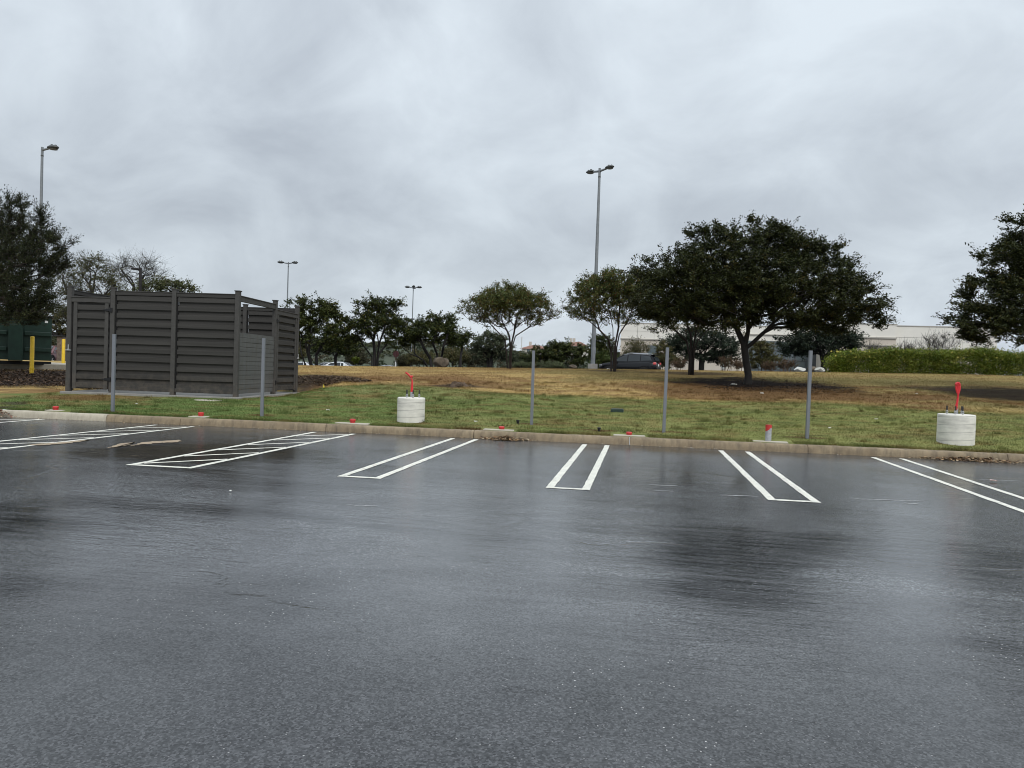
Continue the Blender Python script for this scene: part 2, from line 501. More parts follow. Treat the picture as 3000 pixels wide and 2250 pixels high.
# standing film: soft patches everywhere, and the low spots of this lot
wet = math_('ADD', math_('MULTIPLY', noise(.30, 5, .55, .5, (.8, 1, 1)), .62), math_('MULTIPLY', noise(1.3, 7, .68, .5, (.45, 2.2, 1)), .38))
for (px_, py_, rx_, ry_) in [(2260, 1590, 1.5, 1.1), (2130, 1650, 1.0, .8), (2150, 1740, .9, .5), (60, 1540, 1.6, 1.7), (20, 1700, .7, .6), (2950, 1900, .55, .45), (2750, 1620, 1.1, 2.2), (2020, 1400, 1.6, 1.2), (600, 1330, 3.0, 1.6), (2690, 1400, 1.8, 1.5), (700, 1500, 2.2, .5)]:
    q_ = gz(px_, py_); wet = math_('ADD', wet, blobmask(q_[0], q_[1], rx_, ry_))
dash = mrange(noise(3.4, 7, .74, .5, (.42, 2.7, 1)), .605, .66, 0, .9, True)
dash = math_('MULTIPLY', dash, mrange(noise(.5, 3, .5, .3), .42, .58, 0, 1, True))
wetf = math_('MAXIMUM', mrange(wet, .50, .68, 0, 1, True), dash)
grain = noise(90, 3, .7)
vor = N.new('ShaderNodeTexVoronoi'); vor.inputs['Scale'].default_value = 70
L.new(geo.outputs['Position'], vor.inputs['Vector'])
wn = N.new('ShaderNodeTexWhiteNoise'); wn.noise_dimensions = '3D'; L.new(vor.outputs['Position'], wn.inputs['Vector'])
speck = mrange(wn.outputs['Value'], .945, .98, 0, 1)
spk_d = mrange(vor.outputs['Distance'], .17, .32, 1, 0)
spk_a = mrange(noise(.5, 3), .40, .60, 0, 1, True)
speck = math_('MULTIPLY', math_('MULTIPLY', speck, spk_d), spk_a)
vor2 = N.new('ShaderNodeTexVoronoi'); vor2.inputs['Scale'].default_value = 105; L.new(geo.outputs['Position'], vor2.inputs['Vector'])
wn2 = N.new('ShaderNodeTexWhiteNoise'); wn2.noise_dimensions = '3D'; L.new(vor2.outputs['Position'], wn2.inputs['Vector'])
tone = math_('ADD', math_('MULTIPLY', mrange(noise(1.6, 7, .72, .3), .3, .7, 0, 1), .40), math_('MULTIPLY', math_('POWER', wn2.outputs['Value'], 2.2), .60))
mx = N.new('ShaderNodeMix'); mx.data_type = 'RGBA'
mx.inputs['A'].default_value = (.004, .0042, .0046, 1); mx.inputs['B'].default_value = (.080, .081, .084, 1)
L.new(tone, mx.inputs['Factor'])
mxw = N.new('ShaderNodeMix'); mxw.data_type = 'RGBA'; mxw.blend_type = 'MULTIPLY'; mxw.inputs['B'].default_value = (.36, .36, .37, 1)
L.new(wetf, mxw.inputs['Factor']); L.new(mx.outputs['Result'], mxw.inputs['A'])
mx2 = N.new('ShaderNodeMix'); mx2.data_type = 'RGBA'; mx2.inputs['B'].default_value = (.55, .54, .51, 1)
L.new(mxw.outputs['Result'], mx2.inputs['A']); L.new(speck, mx2.inputs['Factor'])
L.new(mx2.outputs['Result'], b.inputs['Base Color'])
L.new(math_('ADD', mrange(wetf, 0, 1, .13, .03), math_('MULTIPLY', mrange(wetf, 0, 1, .14, .03), wn2.outputs['Value'])), b.inputs['Roughness'])
spx = N.new('ShaderNodeSeparateXYZ'); L.new(geo.outputs['Position'], spx.inputs[0])
aisle = math_('MULTIPLY', mrange(math_('ADD', spx.outputs['Y'], math_('MULTIPLY', noise(.35, 4, .6), 4.0)), 5.2, 8.2, .12, 1, True), mrange(noise(.42, 5, .6, .6, (.7, 1.1, 1)), .34, .62, .45, 1.15, True))  # sky sheen set by distance through reflectance, not an actual drive lane
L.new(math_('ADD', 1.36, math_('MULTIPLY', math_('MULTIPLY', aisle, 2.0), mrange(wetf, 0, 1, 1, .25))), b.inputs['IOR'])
L.new(mrange(math_('ADD', math_('MULTIPLY', wn2.outputs['Value'], .6), math_('MULTIPLY', noise(26, 2, .5), .4)), .2, .8, .30, .84), b.inputs['Specular IOR Level'])
# long shallow cracks and seams
wv = N.new('ShaderNodeTexVoronoi'); wv.feature = 'DISTANCE_TO_EDGE'; wv.inputs['Scale'].default_value = .16
wm = N.new('ShaderNodeMapping'); wm.inputs['Scale'].default_value = (.55, 1.5, 1); nn0 = N.new('ShaderNodeTexNoise'); nn0.inputs['Scale'].default_value = 1.6; nn0.inputs['Detail'].default_value = 6
L.new(geo.outputs['Position'], nn0.inputs['Vector']); vm = N.new('ShaderNodeVectorMath'); vm.operation = 'MULTIPLY_ADD'; vm.inputs[1].default_value = (.9, .9, 0)
L.new(nn0.outputs['Color'], vm.inputs[0]); L.new(geo.outputs['Position'], vm.inputs[2]); L.new(vm.outputs[0], wm.inputs['Vector']); L.new(wm.outputs[0], wv.inputs['Vector'])
crack = math_('MULTIPLY', mrange(wv.outputs['Distance'], 0, .006, 1, 0), mrange(noise(.7, 4, .6), .50, .58, 0, 1))
bh = math_('ADD', math_('MULTIPLY', grain, .0004), math_('MULTIPLY', math_('MULTIPLY', noise(30, 3, .6), mrange(wetf, 0, 1, 1, .6)), .0017))
bh = math_('ADD', bh, math_('MULTIPLY', noise(9, 4, .55, 0, (.6, 1.3, 1)), .0024))
bh = math_('ADD', bh, math_('MULTIPLY', noise(4.2, 6, .72, .4, (.32, 2.4, 1)), .0032))
bh = math_('SUBTRACT', bh, math_('MULTIPLY', crack, .004))
bp = N.new('ShaderNodeBump'); bp.inputs['Strength'].default_value = .9; bp.inputs['Distance'].default_value = 1.0
L.new(bh, bp.inputs['Height']); L.new(bp.outputs['Normal'], b.inputs['Normal'])
lot = MB()
xs = np.concatenate([[-900, -200, -60], np.arange(-30, 31, 2.5), [60, 200, 900]])
vs = []; fs = []
for i, x in enumerate(xs):
    vs += [(x, -60, 0), (x, float(kerb_y(x)) + .05, 0)]
    if i: fs.append((2 * i - 2, 2 * i, 2 * i + 1, 2 * i - 1))
lot.add(vs, fs)
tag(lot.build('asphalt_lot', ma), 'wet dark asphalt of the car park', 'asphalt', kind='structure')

# painted markings (4 mm above the asphalt)
mp_ = mat('white_line_paint', (.70, .68, .59), .5, .10, 3, .3, 60, spec=.5)


def worn(m):
    nt = m.node_tree; N = nt.nodes; L = nt.links; b = N['Principled BSDF']; src = b.inputs['Base Color'].links[0].from_socket
    g = N.new('ShaderNodeNewGeometry'); n = N.new('ShaderNodeTexNoise'); n.inputs['Scale'].default_value = 9; n.inputs['Detail'].default_value = 9; n.inputs['Roughness'].default_value = .75
    L.new(g.outputs['Position'], n.inputs['Vector']); r = N.new('ShaderNodeMapRange'); r.inputs['From Min'].default_value = .49; r.inputs['From Max'].default_value = .66; r.inputs['To Max'].default_value = .8
    L.new(n.outputs['Fac'], r.inputs['Value']); mx = N.new('ShaderNodeMix'); mx.data_type = 'RGBA'; mx.inputs['B'].default_value = (.30, .29, .26, 1)
    L.new(r.outputs['Result'], mx.inputs['Factor']); L.new(src, mx.inputs['A']); L.new(mx.outputs['Result'], b.inputs['Base Color'])


worn(mp_)


ZM = .004


def row_y(X): return 9.55 + .04 * X


def strip(mb, a, b_, w):
    a = np.array(a[:2]); b_ = np.array(b_[:2]); d = b_ - a; ln = np.hypot(*d); d /= ln; n = np.array([-d[1], d[0]]) * w / 2
    k = max(2, int(ln / .16)); L_ = []; R_ = []
    for i in range(k + 1):
        p = a + d * ln * i / k
        L_.append(p + n * (1 + rng.normal(0, .055))); R_.append(p - n * (1 + rng.normal(0, .055)))
    vs = [(x, y, ZM) for x, y in L_] + [(x, y, ZM) for x, y in R_]
    mb.add(vs, [(i, k + 1 + i, k + 2 + i, i + 1) for i in range(k)])


LW = .10
for (xl, xr, lab) in [(-3.96, -3.45, 'white painted double line ending squarely left of the lot centre'), (-1.13, -.66, 'white painted double line ending squarely at the lot centre'),
                      (1.66, 2.19, 'white painted double line slanting to the right of the lot centre'), (4.64, 5.18, 'white painted double line running out of the picture at right')]:
    mb = MB()
    for x in (xl, xr):
        strip(mb, (x, row_y(x) - .05), (x, float(kerb_y(x)) - .30), LW)
    strip(mb, (xl + LW / 2 + .002, row_y(xl)), (xr - LW / 2 - .002, row_y(xr)), LW)
    tag(mb.build('parking_line', mp_), lab, 'road marking', 'painted double parking lines', 'structure')
for (xl, xr, lab) in [(-7.06, -6.17, 'white hatched aisle marking with seven diagonal bars in front of the enclosure'),
                      (-10.82, -9.93, 'white hatched aisle marking crossed by washed sand at far left')]:
    mb = MB()
    for x in (xl, xr):
        strip(mb, (x, row_y(x) - .05), (x, float(kerb_y(x)) - .30), LW)
    strip(mb, (xl + LW / 2 + .002, row_y(xl)), (xr - LW / 2 - .002, row_y(xr)), LW)
    for i in range(8):
        y0 = row_y(xl) - .75 + i * .94
        a = [xl + LW / 2 + .002, y0]; e = [xr - LW / 2 - .002, y0 + (xr - xl)]
        ylo = row_y(xl) + LW / 2 + .03; yhi = float(kerb_y(xl)) - .4
        if a[1] < ylo: a = [a[0] + (ylo - a[1]), ylo]
        if e[1] > yhi: e = [e[0] - (e[1] - yhi), yhi]
        if e[0] - a[0] > .1: strip(mb, a, e, LW * .8)
    tag(mb.build('hatched_aisle', mp_), lab, 'road marking', 'painted hatched aisles', 'structure')
mb = MB(); strip(mb, (-13.75, 9.2), (-13.75, 15.0), LW); strip(mb, (-14.9, 13.9), (-13.82, 14.95), LW * .8)
tag(mb.build('parking_line', mp_), 'white painted lines at the inside corner of the kerb', 'road marking', 'painted double parking lines', 'structure')

# ------------------------------------------------------------------ kerb
mk = mat('old_kerb', (.285, .225, .145), .9, .3, 2.4, .3, 45, col2=(.18, .135, .085))
mkn = mat('new_kerb', (.40, .36, .28), .9, .16, 3, .3, 45)


def stain(m, amt=.6):
    nt = m.node_tree; N = nt.nodes; L = nt.links; b = N['Principled BSDF']
    src = b.inputs['Base Color'].links[0].from_socket
    g = N.new('ShaderNodeNewGeometry'); mp = N.new('ShaderNodeMapping'); mp.inputs['Scale'].default_value = (7, 7, 1.2)
    n = N.new('ShaderNodeTexNoise'); n.inputs['Scale'].default_value = 1.0; n.inputs['Detail'].default_value = 6; n.inputs['Roughness'].default_value = .7
    L.new(g.outputs['Position'], mp.inputs['Vector']); L.new(mp.outputs['Vector'], n.inputs['Vector'])
    r = N.new('ShaderNodeMapRange'); r.inputs['From Min'].default_value = .45; r.inputs['From Max'].default_value = .72
    r.inputs['To Max'].default_value = amt
    L.new(n.outputs['Fac'], r.inputs['Value'])
    mx = N.new('ShaderNodeMix'); mx.data_type = 'RGBA'; mx.inputs['B'].default_value = (.07, .058, .045, 1)
    L.new(r.outputs['Result'], mx.inputs['Factor']); L.new(src, mx.inputs['A']); L.new(mx.outputs['Result'], b.inputs['Base Color'])


stain(mk, .75); stain(mkn, .3)
KP = [(0, 0), (.012, .085), (.03, .135), (.055, .155), (.09, .163), (.19, .165), (.19, -.05), (0, -.05)]
kb = MB()
joints = [(-15.05, 0), (-12.3, 1), (-10.45, 1), (-6.95, 1), (-3.58, 1), (-.2, 1), (3.45, 1), (7.3, 1), (11.0, 1), (60, 1)]


def kerb_piece(p0, p1, mi, split=True):
    p0 = np.array(p0); p1 = np.array(p1); d = p1 - p0; ln = np.hypot(*d); d /= ln; n = np.array([-d[1], d[0]])
    k = max(1, int(ln / .5)); vs = []; fs = []; m = len(KP)
    for i in range(k + 1):
        p = p0 + d * (ln * i / k); j = rng.normal(0, .004)
        for (o, z) in KP:
            q = p + n * (o + (j if z > 0 else 0)); vs.append((q[0], q[1], z + (rng.normal(0, .003) if z > .1 else 0)))
    for i in range(k):
        for a in range(m):
            fs.append((i * m + a, (i + 1) * m + a, (i + 1) * m + (a + 1) % m, i * m + (a + 1) % m))
    fs.append(tuple(range(m))); fs.append(tuple(reversed(range(k * m, k * m + m))))
    kb.add(vs, fs, mi)


for i in range(len(joints) - 1):
    x0, x1 = joints[i][0], joints[i + 1][0]
    kerb_piece((x0 + .007, float(kerb_y(x0))), (x1 - .007, float(kerb_y(x1))), 0 if i > 0 else 1)
cx0, cy0 = -15.05, float(kerb_y(-15.05))
kerb_piece((cx0 - 9.0, cy0 - 4.2), (cx0 - .01, cy0 + .0), 1)
ko = kb.build('kerb', [mk, mkn], smooth=True)
tag(ko, 'weathered concrete kerb along the car park edge', 'kerb', kind='structure')
# side lawn behind the kerb that turns toward the viewer
sl = MB(); sl.add([(cx0 - 9.05, cy0 - 4.05, .163), (cx0 - .05, cy0 + .14, .163), (cx0 - .05, cy0 + .3, .17), (cx0 - 30, cy0 + .3, .17), (cx0 - 30, cy0 - 4.05, .163)], [(0, 1, 2, 3, 4)])
tag(sl.build('side_lawn', mat('side_lawn_soil', (.09, .085, .04), .9, .4, 5, .8, 30)), 'strip of lawn behind the turned kerb at far left', 'lawn', kind='structure')
# ------------------------------------------------------------------ trees
def skeleton(stems, tips, rg, step, alpha=.5, jit=.05, sag=0.0, zmin=-9):
    P = np.zeros((60000, 3)); par = np.full(60000, -1); plen = np.zeros(60000); ok = np.zeros(60000, bool); n = 0
    for st in stems:
        prev = -1
        if n and st[0][2] > .25:
            q = np.linalg.norm(P[:n] - np.array(st[0]), axis=1); prev = int(np.argmin(q)) if q.min() < .5 else -1
        for i, p in enumerate(st):
            P[n] = p; par[n] = prev; plen[n] = 0 if prev < 0 else plen[prev] + np.linalg.norm(P[n] - P[prev])
            ok[n] = i >= max(1, len(st) // 2); prev = n; n += 1
    c0 = np.mean([st[-1] for st in stems], 0)
    tips = sorted(tips, key=lambda t: np.linalg.norm(t - c0))
    ends = []
    for t in tips:
        d = np.linalg.norm(P[:n] - t, axis=1)
        cost = d + alpha * plen[:n] + 99 * (~ok[:n]) + 1.2 * np.clip(P[:n, 2] - t[2] + .1, 0, 9)
        j = int(np.argmin(cost)); p0 = P[j].copy(); dist = d[j]
        pd = p0 - P[par[j]] if par[j] >= 0 else np.array([0, 0, 1.])
        pd = pd / (np.linalg.norm(pd) + 1e-6)
        c = p0 + pd * dist * .38 + np.array([0, 0, sag * dist])
        k = max(2, int(dist / step)); prev = j
        for i in range(1, k + 1):
            u = i / k; q = (1 - u) ** 2 * p0 + 2 * u * (1 - u) * c + u * u * t
            if i < k: q = q + rg.normal(0, jit * step, 3)
            P[n] = q; par[n] = prev; plen[n] = plen[prev] + np.linalg.norm(q - P[prev]); ok[n] = True; prev = n; n += 1
        ends.append(prev)
    return P[:n].copy(), par[:n].copy(), ends


def wood_mesh(P, par, ends, r_tip, r_base, twigs=None, r_twig=.006, flare=1.25):
    n = len(P); cnt = np.zeros(n)
    for e in ends: cnt[e] += 1
    for i in range(n - 1, -1, -1):
        if par[i] >= 0: cnt[par[i]] += cnt[i]
    N_ = max(cnt.max(), 2); k = math.log(r_base / r_tip) / math.log(N_)
    R = r_tip * np.maximum(cnt, .6) ** k
    V = []; Fc = []; off = 0

    def tubes(A, B, ra, rb, s):
        nonlocal off
        if not len(A): return
        d = B - A; ln = np.linalg.norm(d, axis=1, keepdims=True) + 1e-9; d = d / ln
        ref = np.where(np.abs(d[:, 2:3]) > .9, np.array([[1., 0, 0]]), np.array([[0, 0, 1.]]))
        u = np.cross(d, ref); u /= np.linalg.norm(u, axis=1, keepdims=True) + 1e-9; w = np.cross(d, u)
        a = np.arange(s) * 2 * np.pi / s
        ring = u[:, None] * np.cos(a)[None, :, None] + w[:, None] * np.sin(a)[None, :, None]
        va = (A - d * ra[:, None] * .25)[:, None] + ring * ra[:, None, None]; vb = B[:, None] + ring * rb[:, None, None]
        v = np.concatenate([va, vb], 1).reshape(-1, 3)
        base = off + np.arange(len(A))[:, None] * 2 * s
        kk = np.arange(s)
        f = np.stack([base + kk, base + (kk + 1) % s, base + s + (kk + 1) % s, base + s + kk], -1).reshape(-1, 4)
        V.append(v); Fc.append(f); off += len(v)

    e = np.where(par >= 0)[0]; A = P[par[e]]; B = P[e]
    ra = np.minimum(R[par[e]], R[e] * 1.35); rb = R[e].copy()
    root = par[par[e]] < 0 if len(e) else []
    ra = np.where(root, ra * flare, ra)
    big = rb > .035
    tubes(A[big], B[big], ra[big], rb[big], 9); tubes(A[~big], B[~big], ra[~big], rb[~big], 4)
    if twigs is not None and len(twigs[0]):
        tubes(twigs[0], twigs[1], np.full(len(twigs[0]), r_twig), np.full(len(twigs[0]), r_twig * .5), 3)
    return np.concatenate(V), np.concatenate(Fc)


def leaf_mesh(C, sz, asp, rg, up=.35, ax=None):
    """leaf-shaped quads at centres C"""
    n = len(C); nrm = rg.normal(0, 1, (n, 3)); nrm /= np.linalg.norm(nrm, axis=1, keepdims=True); nrm[:, 2] = np.abs(nrm[:, 2]) + up
    nrm /= np.linalg.norm(nrm, axis=1, keepdims=True)
    t = rg.normal(0, 1, (n, 3)) if ax is None else ax + rg.normal(0, .45, (n, 3))
    a = t - nrm * (t * nrm).sum(1, keepdims=True); a /= np.linalg.norm(a, axis=1, keepdims=True) + 1e-9
    w = np.cross(nrm, a); s = sz * rg.uniform(.6, 1.35, (n, 1))
    v = np.stack([C - a * s * .5, C + w * s * asp * .5 - a * s * .05 + nrm * s * .08, C + a * s * .5, C - w * s * asp * .5 - a * s * .05 + nrm * s * .08], 1)
    return v.reshape(-1, 3)


def sample_tips(lobes, n, rg, shell=.45, mind=.0):
    lobes = [np.array(l, float) for l in lobes]
    w = np.array([(l[3] * l[4] * l[5]) ** .75 for l in lobes]); w /= w.sum()
    out = []; tries = 0
    while len(out) < n and tries < n * 30:
        tries += 1
        l = lobes[rg.choice(len(lobes), p=w)]
        d = rg.normal(0, 1, 3); d /= np.linalg.norm(d)
        r = rg.uniform(shell ** 3, 1) ** (1 / 3) * rg.uniform(.9, 1.08)
        p = l[:3] + d * r * l[3:6]
        if mind and out and np.min(np.linalg.norm(np.array(out) - p, axis=1)) < mind: continue
        out.append(p)
    return out


def tree(name, label, cat, base, stems, lobes, n_tips, leaves, r_base, cols, seed, bark, group=None, clump=.38, lsz=.1, asp=.55, r_tip=.008,
         ntw=5, tw_r=.006, step=.35, alpha=.5, jit=.12, shell=.4, mind=0, flat=.65, up=.35, sag=0, sprig=None, kcol=.35, crown='crown', trunk='trunk', twlen=1.0, spread=.17, thin_low=0):
    """stems, lobes relative to base; cols = list of (rgb, weight)"""
    rg = np.random.default_rng(seed)
    e = empty(name, base, label, cat, group)
    tips = sample_tips(lobes, n_tips, rg, shell, mind)
    P, par, ends = skeleton(stems, tips, rg, step, alpha, jit, sag)
    tp = P[ends]
    tw0 = np.repeat(tp, ntw, 0); d = rg.normal(0, 1, (len(tw0), 3)); d[:, 2] = d[:, 2] * flat + .15
    d /= np.linalg.norm(d, axis=1, keepdims=True)
    tdir = tp - P[par[ends]]; tdir /= np.linalg.norm(tdir, axis=1, keepdims=True) + 1e-9
    d = d + np.repeat(tdir, ntw, 0) * .7
    if sprig is not None: d = d * .7 + np.array(sprig)
    tw1 = tw0 + d * clump * rg.uniform(.45, 1.15, (len(tw0), 1)) * twlen
    v, f = wood_mesh(P, par, ends, r_tip, r_base, (tw0, tw1), tw_r)
    np_mesh(trunk, v, f, bark, e, smooth=True)
    if leaves:
        nl = max(1, leaves // len(tw0)); k = np.repeat(np.arange(len(tw0)), nl)
        if thin_low:
            h_ = tw0[:, 2]; r_ = np.hypot(tw0[:, 0], tw0[:, 1]) / np.hypot(tw0[:, 0], tw0[:, 1]).max()
            q_ = (h_ - h_.min()) / (h_.max() - h_.min()) - .25 * r_; pk = .12 + .88 * sstep(.12, .50, q_)
            k = k[rg.uniform(0, 1, len(k)) < (1 - thin_low + thin_low * pk)[k]]
        u = rg.uniform(.12, 1.02, (len(k), 1))
        C = tw0[k] * (1 - u) + tw1[k] * u + rg.normal(0, 1, (len(k), 3)) * clump * np.array([spread, spread, spread * flat])
        V = leaf_mesh(C, lsz, asp, rg, up, ax=(tw1 - tw0)[k] / clump)
        cw = np.array([c[1] for c in cols], float); cw /= cw.sum(); ca = np.array([c[0] for c in cols], float)
        # colour varies by sprig and by leaf
        ci = rg.choice(len(cols), p=cw, size=len(tw0)); c = ca[ci][k]
        ci2 = rg.choice(len(cols), p=cw, size=len(k)); sw = rg.uniform(0, 1, len(k)) < kcol
        c[sw] = ca[ci2][sw]
        c = c * rg.uniform(.7, 1.35, (len(k), 1))
        np_mesh(crown, V, np.arange(len(V)).reshape(-1, 4), LEAF, e, col=np.repeat(c, 4, 0))
    return e


def lob(px, py, rpx, rpy, Y, base, depth=None):
    """crown lobe seen at pixel centre with pixel radii, at world depth Y, relative to base"""
    p = gy(px, py, Y); s = abs(Y) / F * 1.02
    return (p[0] - base[0], p[1] - base[1], p[2] - base[2], rpx * s, (depth if depth else rpx * s), rpy * s)


def rel(px, py, Y, base, dy=0.0):
    p = gy(px, py, Y); return (p[0] - base[0], p[1] - base[1] + dy, p[2] - base[2])


OAK = [((.030, .036, .011), 5), ((.044, .050, .015), 3), ((.020, .026, .009), 3), ((.070, .060, .018), .6)]
CRAPE = [((.088, .096, .026), 3), ((.066, .088, .028), 4), ((.125, .095, .026), 1.6), ((.12, .060, .022), .35)]
BUSHY = [((.038, .049, .014), 4), ((.062, .074, .020), 3), ((.024, .033, .011), 2), ((.10, .088, .022), .5)]
JUNI = [((.028, .035, .015), 4), ((.046, .050, .019), 2.5), ((.018, .024, .011), 3)]
GREYG = [((.080, .095, .055), 3), ((.058, .070, .040), 3), ((.10, .10, .058), 1)]
OLIVE = [((.100, .092, .036), 3), ((.072, .076, .034), 3), ((.12, .09, .042), 1)]

# big live oak
B = T(2190, 1126); Y0 = B[1]
lobes = [lob(2170, 775, 205, 105, Y0, B, 2.6), lob(2000, 830, 130, 95, Y0 - .3, B, 2.4), lob(1935, 880, 85, 75, Y0 + .4, B, 1.7), lob(2090, 875, 185, 85, Y0 - 1.6, B, 1.6),
         lob(2330, 865, 180, 95, Y0 - .8, B, 2.4), lob(2440, 890, 120, 78, Y0 + .6, B, 1.8), lob(2520, 880, 52, 55, Y0 - .3, B, .9), lob(2222, 700, 108, 55, Y0 + .3, B, 1.4),
         lob(2362, 762, 72, 48, Y0 + .3, B, 1.2), lob(2425, 752, 40, 32, Y0, B, .6), lob(2450, 800, 62, 55, Y0 + .2, B, 1.0), lob(2300, 730, 90, 50, Y0 + .4, B, 1.3), lob(2200, 850, 190, 75, Y0 + .8, B, 1.6), lob(2120, 780, 130, 70, Y0 - .6, B, 1.4), lob(2300, 800, 120, 70, Y0 - .6, B, 1.4), lob(2140, 910, 160, 52, Y0 + .5, B, 2.0), lob(2050, 705, 45, 38, Y0, B, .8), lob(1910, 805, 40, 40, Y0, B, .6), lob(2545, 820, 22, 24, Y0 - .2, B, .3), lob(2575, 795, 8, 8, Y0 - .2, B, .1), lob(2540, 935, 40, 24, Y0, B, .5), lob(1868, 800, 14, 10, Y0, B, .15), lob(2480, 922, 80, 30, Y0 + .2, B, 1.2), lob(2540, 890, 30, 44, Y0, B, .5), lob(2400, 935, 90, 28, Y0 - .5, B, 1.2), lob(1935, 925, 60, 36, Y0, B, .9), lob(2575, 945, 18, 14, Y0, B, .2)]
st = [[(0, 0, -.1), (.02, 0, .35), rel(2186, 1060, Y0, B), rel(2180, 1010, Y0, B), rel(2160, 965, Y0, B, .1), rel(2110, 900, Y0, B, .5), rel(2060, 840, Y0, B, .6)],
      [rel(2182, 1015, Y0, B), rel(2192, 970, Y0, B), rel(2190, 900, Y0, B, -.2), rel(2185, 830, Y0, B, -.1), rel(2180, 740, Y0, B)],
      [rel(2184, 1022, Y0, B), rel(2205, 1004, Y0, B, -.05), rel(2236, 975, Y0, B, -.1), rel(2290, 920, Y0, B, -.4), rel(2360, 870, Y0, B, -.6)]]
tree('live_oak', 'broad dark live oak on the slope, its lone trunk in a bare earth ring', 'tree', B, st, lobes, 780, 195000, .135, OAK, 11, M['bark_wet'],
     clump=.44, lsz=.088, r_tip=.009, ntw=9, spread=.14, step=.4, alpha=.42, shell=.25, tw_r=.007)
# long shoots sticking out at right are part of the same crown; oak cut by the right frame edge
B = G(3190, 27.5); Y0 = B[1]
lobes = [lob(3102, 784, 150, 130, Y0, B, 2.3), lob(3002, 874, 130, 85, Y0 - .4, B, 1.7), lob(2892, 944, 95, 55, Y0 - .3, B, 1.1), lob(2972, 954, 100, 60, Y0 - 1.0, B, 1.2), lob(3062, 924, 140, 75, Y0 - 1.5, B, 1.6),
         lob(3142, 714, 130, 110, Y0 + .8, B, 2.2), lob(3292, 784, 190, 180, Y0 + .3, B, 2.6), lob(2842, 974, 48, 26, Y0 - .2, B, .45), lob(3007, 764, 62, 55, Y0, B, .8), lob(3242, 954, 160, 60, Y0, B, 2.0),
         lob(2905, 860, 75, 62, Y0, B, 1.1), lob(2955, 770, 70, 70, Y0 + .2, B, 1.2), lob(2985, 690, 50, 45, Y0 + .2, B, .9), lob(2860, 920, 60, 40, Y0, B, .8)]
st = [[(0, 0, -.1), (0, 0, 1.0), (-.05, 0, 2.0), rel(3110, 880, Y0, B), rel(3060, 800, Y0, B)],
      [(-.05, 0, 1.7), rel(3080, 930, Y0, B), rel(3000, 890, Y0, B, -.4), rel(2920, 890, Y0, B, -.4)],
      [(0, 0, 1.9), rel(3200, 860, Y0, B), rel(3230, 760, Y0, B)]]
tree('live_oak', 'dark live oak cut off by the right edge of the picture', 'tree', B, st, lobes, 460, 125000, .17, OAK, 12, M['bark_wet'],
     clump=.42, lsz=.088, spread=.14, r_tip=.010, ntw=9, step=.4, alpha=.42, shell=.25)

# cedar at the left edge, sweeping sprays
B = G(-70, 22.6); Y0 = B[1]
lobes = [lob(-40, 760, 120, 130, Y0, B, 1.5), lob(60, 790, 105, 80, Y0 - .3, B, 1.2), lob(120, 745, 60, 50, Y0 - .2, B, .8), lob(25, 640, 26, 60, Y0 - .1, B, .5), lob(-60, 870, 140, 90, Y0 + .3, B, 1.5), lob(70, 870, 90, 60, Y0 - .7, B, 1.0),
         lob(-30, 620, 40, 60, Y0 + .2, B, .6), lob(183, 712, 22, 14, Y0 - .2, B, .3), lob(195, 690, 10, 8, Y0 - .2, B, .15), lob(100, 905, 55, 36, Y0 - .8, B, .6), lob(10, 925, 50, 40, Y0 - 1.1, B, .6), lob(72, 640, 22, 50, Y0 + .1, B, .4), lob(115, 650, 16, 40, Y0 + .1, B, .3),
         lob(140, 690, 30, 24, Y0 + .1, B, .4), lob(150, 790, 30, 40, Y0 + .2, B, .5), lob(85, 935, 30, 22, Y0 - .9, B, .4), lob(170, 760, 22, 20, Y0 + .1, B, .3), lob(20, 590, 8, 18, Y0 - .1, B, .15), lob(60, 590, 8, 20, Y0 + .1, B, .15), lob(75, 715, 55, 50, Y0 + .1, B, .7), lob(120, 695, 30, 30, Y0, B, .5), lob(10, 690, 60, 60, Y0 + .3, B, .9)]
st = [[(0, 0, -.1), (.05, 0, .8), rel(-55, 930, Y0, B), rel(-45, 820, Y0, B), rel(-30, 720, Y0, B), rel(-15, 640, Y0, B)],
      [(.05, 0, 1.2), rel(-20, 860, Y0, B, -.2), rel(50, 790, Y0, B, -.3)]]
tree('cedar', 'dark cedar with ragged upswept sprays at the left edge, overhanging the green container', 'tree', B, st, lobes, 640, 110000, .20, JUNI, 13, M['bark'],
     clump=.36, lsz=.065, asp=.36, r_tip=.008, ntw=8, step=.3, alpha=.35, shell=.15, sprig=(.35, 0, .62), flat=.9, up=.05, spread=.11)


# crape myrtles: V-shaped stems and a flat-bottomed umbrella crown
def crape(label, bpx, bpy, Y, lobes, stem_px, seed, n=620, leaves=58000):
    B = G(bpx, Y) if bpy is None else T(bpx, bpy); Y = B[1]
    st = []
    for s in stem_px:
        st.append([(s[0][0] * .0 + (s[0][0] - bpx) * Y / F, rng.uniform(-.08, .08), -.08)] + [rel(a, b_, Y, B, rng.uniform(-.35, .35)) for a, b_ in s[1:]])
    lb = [lob(*l[:4], Y + (l[4] if len(l) > 4 else 0), B) for l in lobes]
    return tree('crape_myrtle', label, 'tree', B, st, lb, n, leaves, .042, CRAPE, seed, M['bark_crape'], 'crape myrtles along the crest', clump=.28, lsz=.078, asp=.5,
                r_tip=.0046, ntw=7, tw_r=.0045, spread=.2, thin_low=.8, step=.22, alpha=.28, jit=.16, shell=.2, up=.15, sprig=(0, 0, .35))


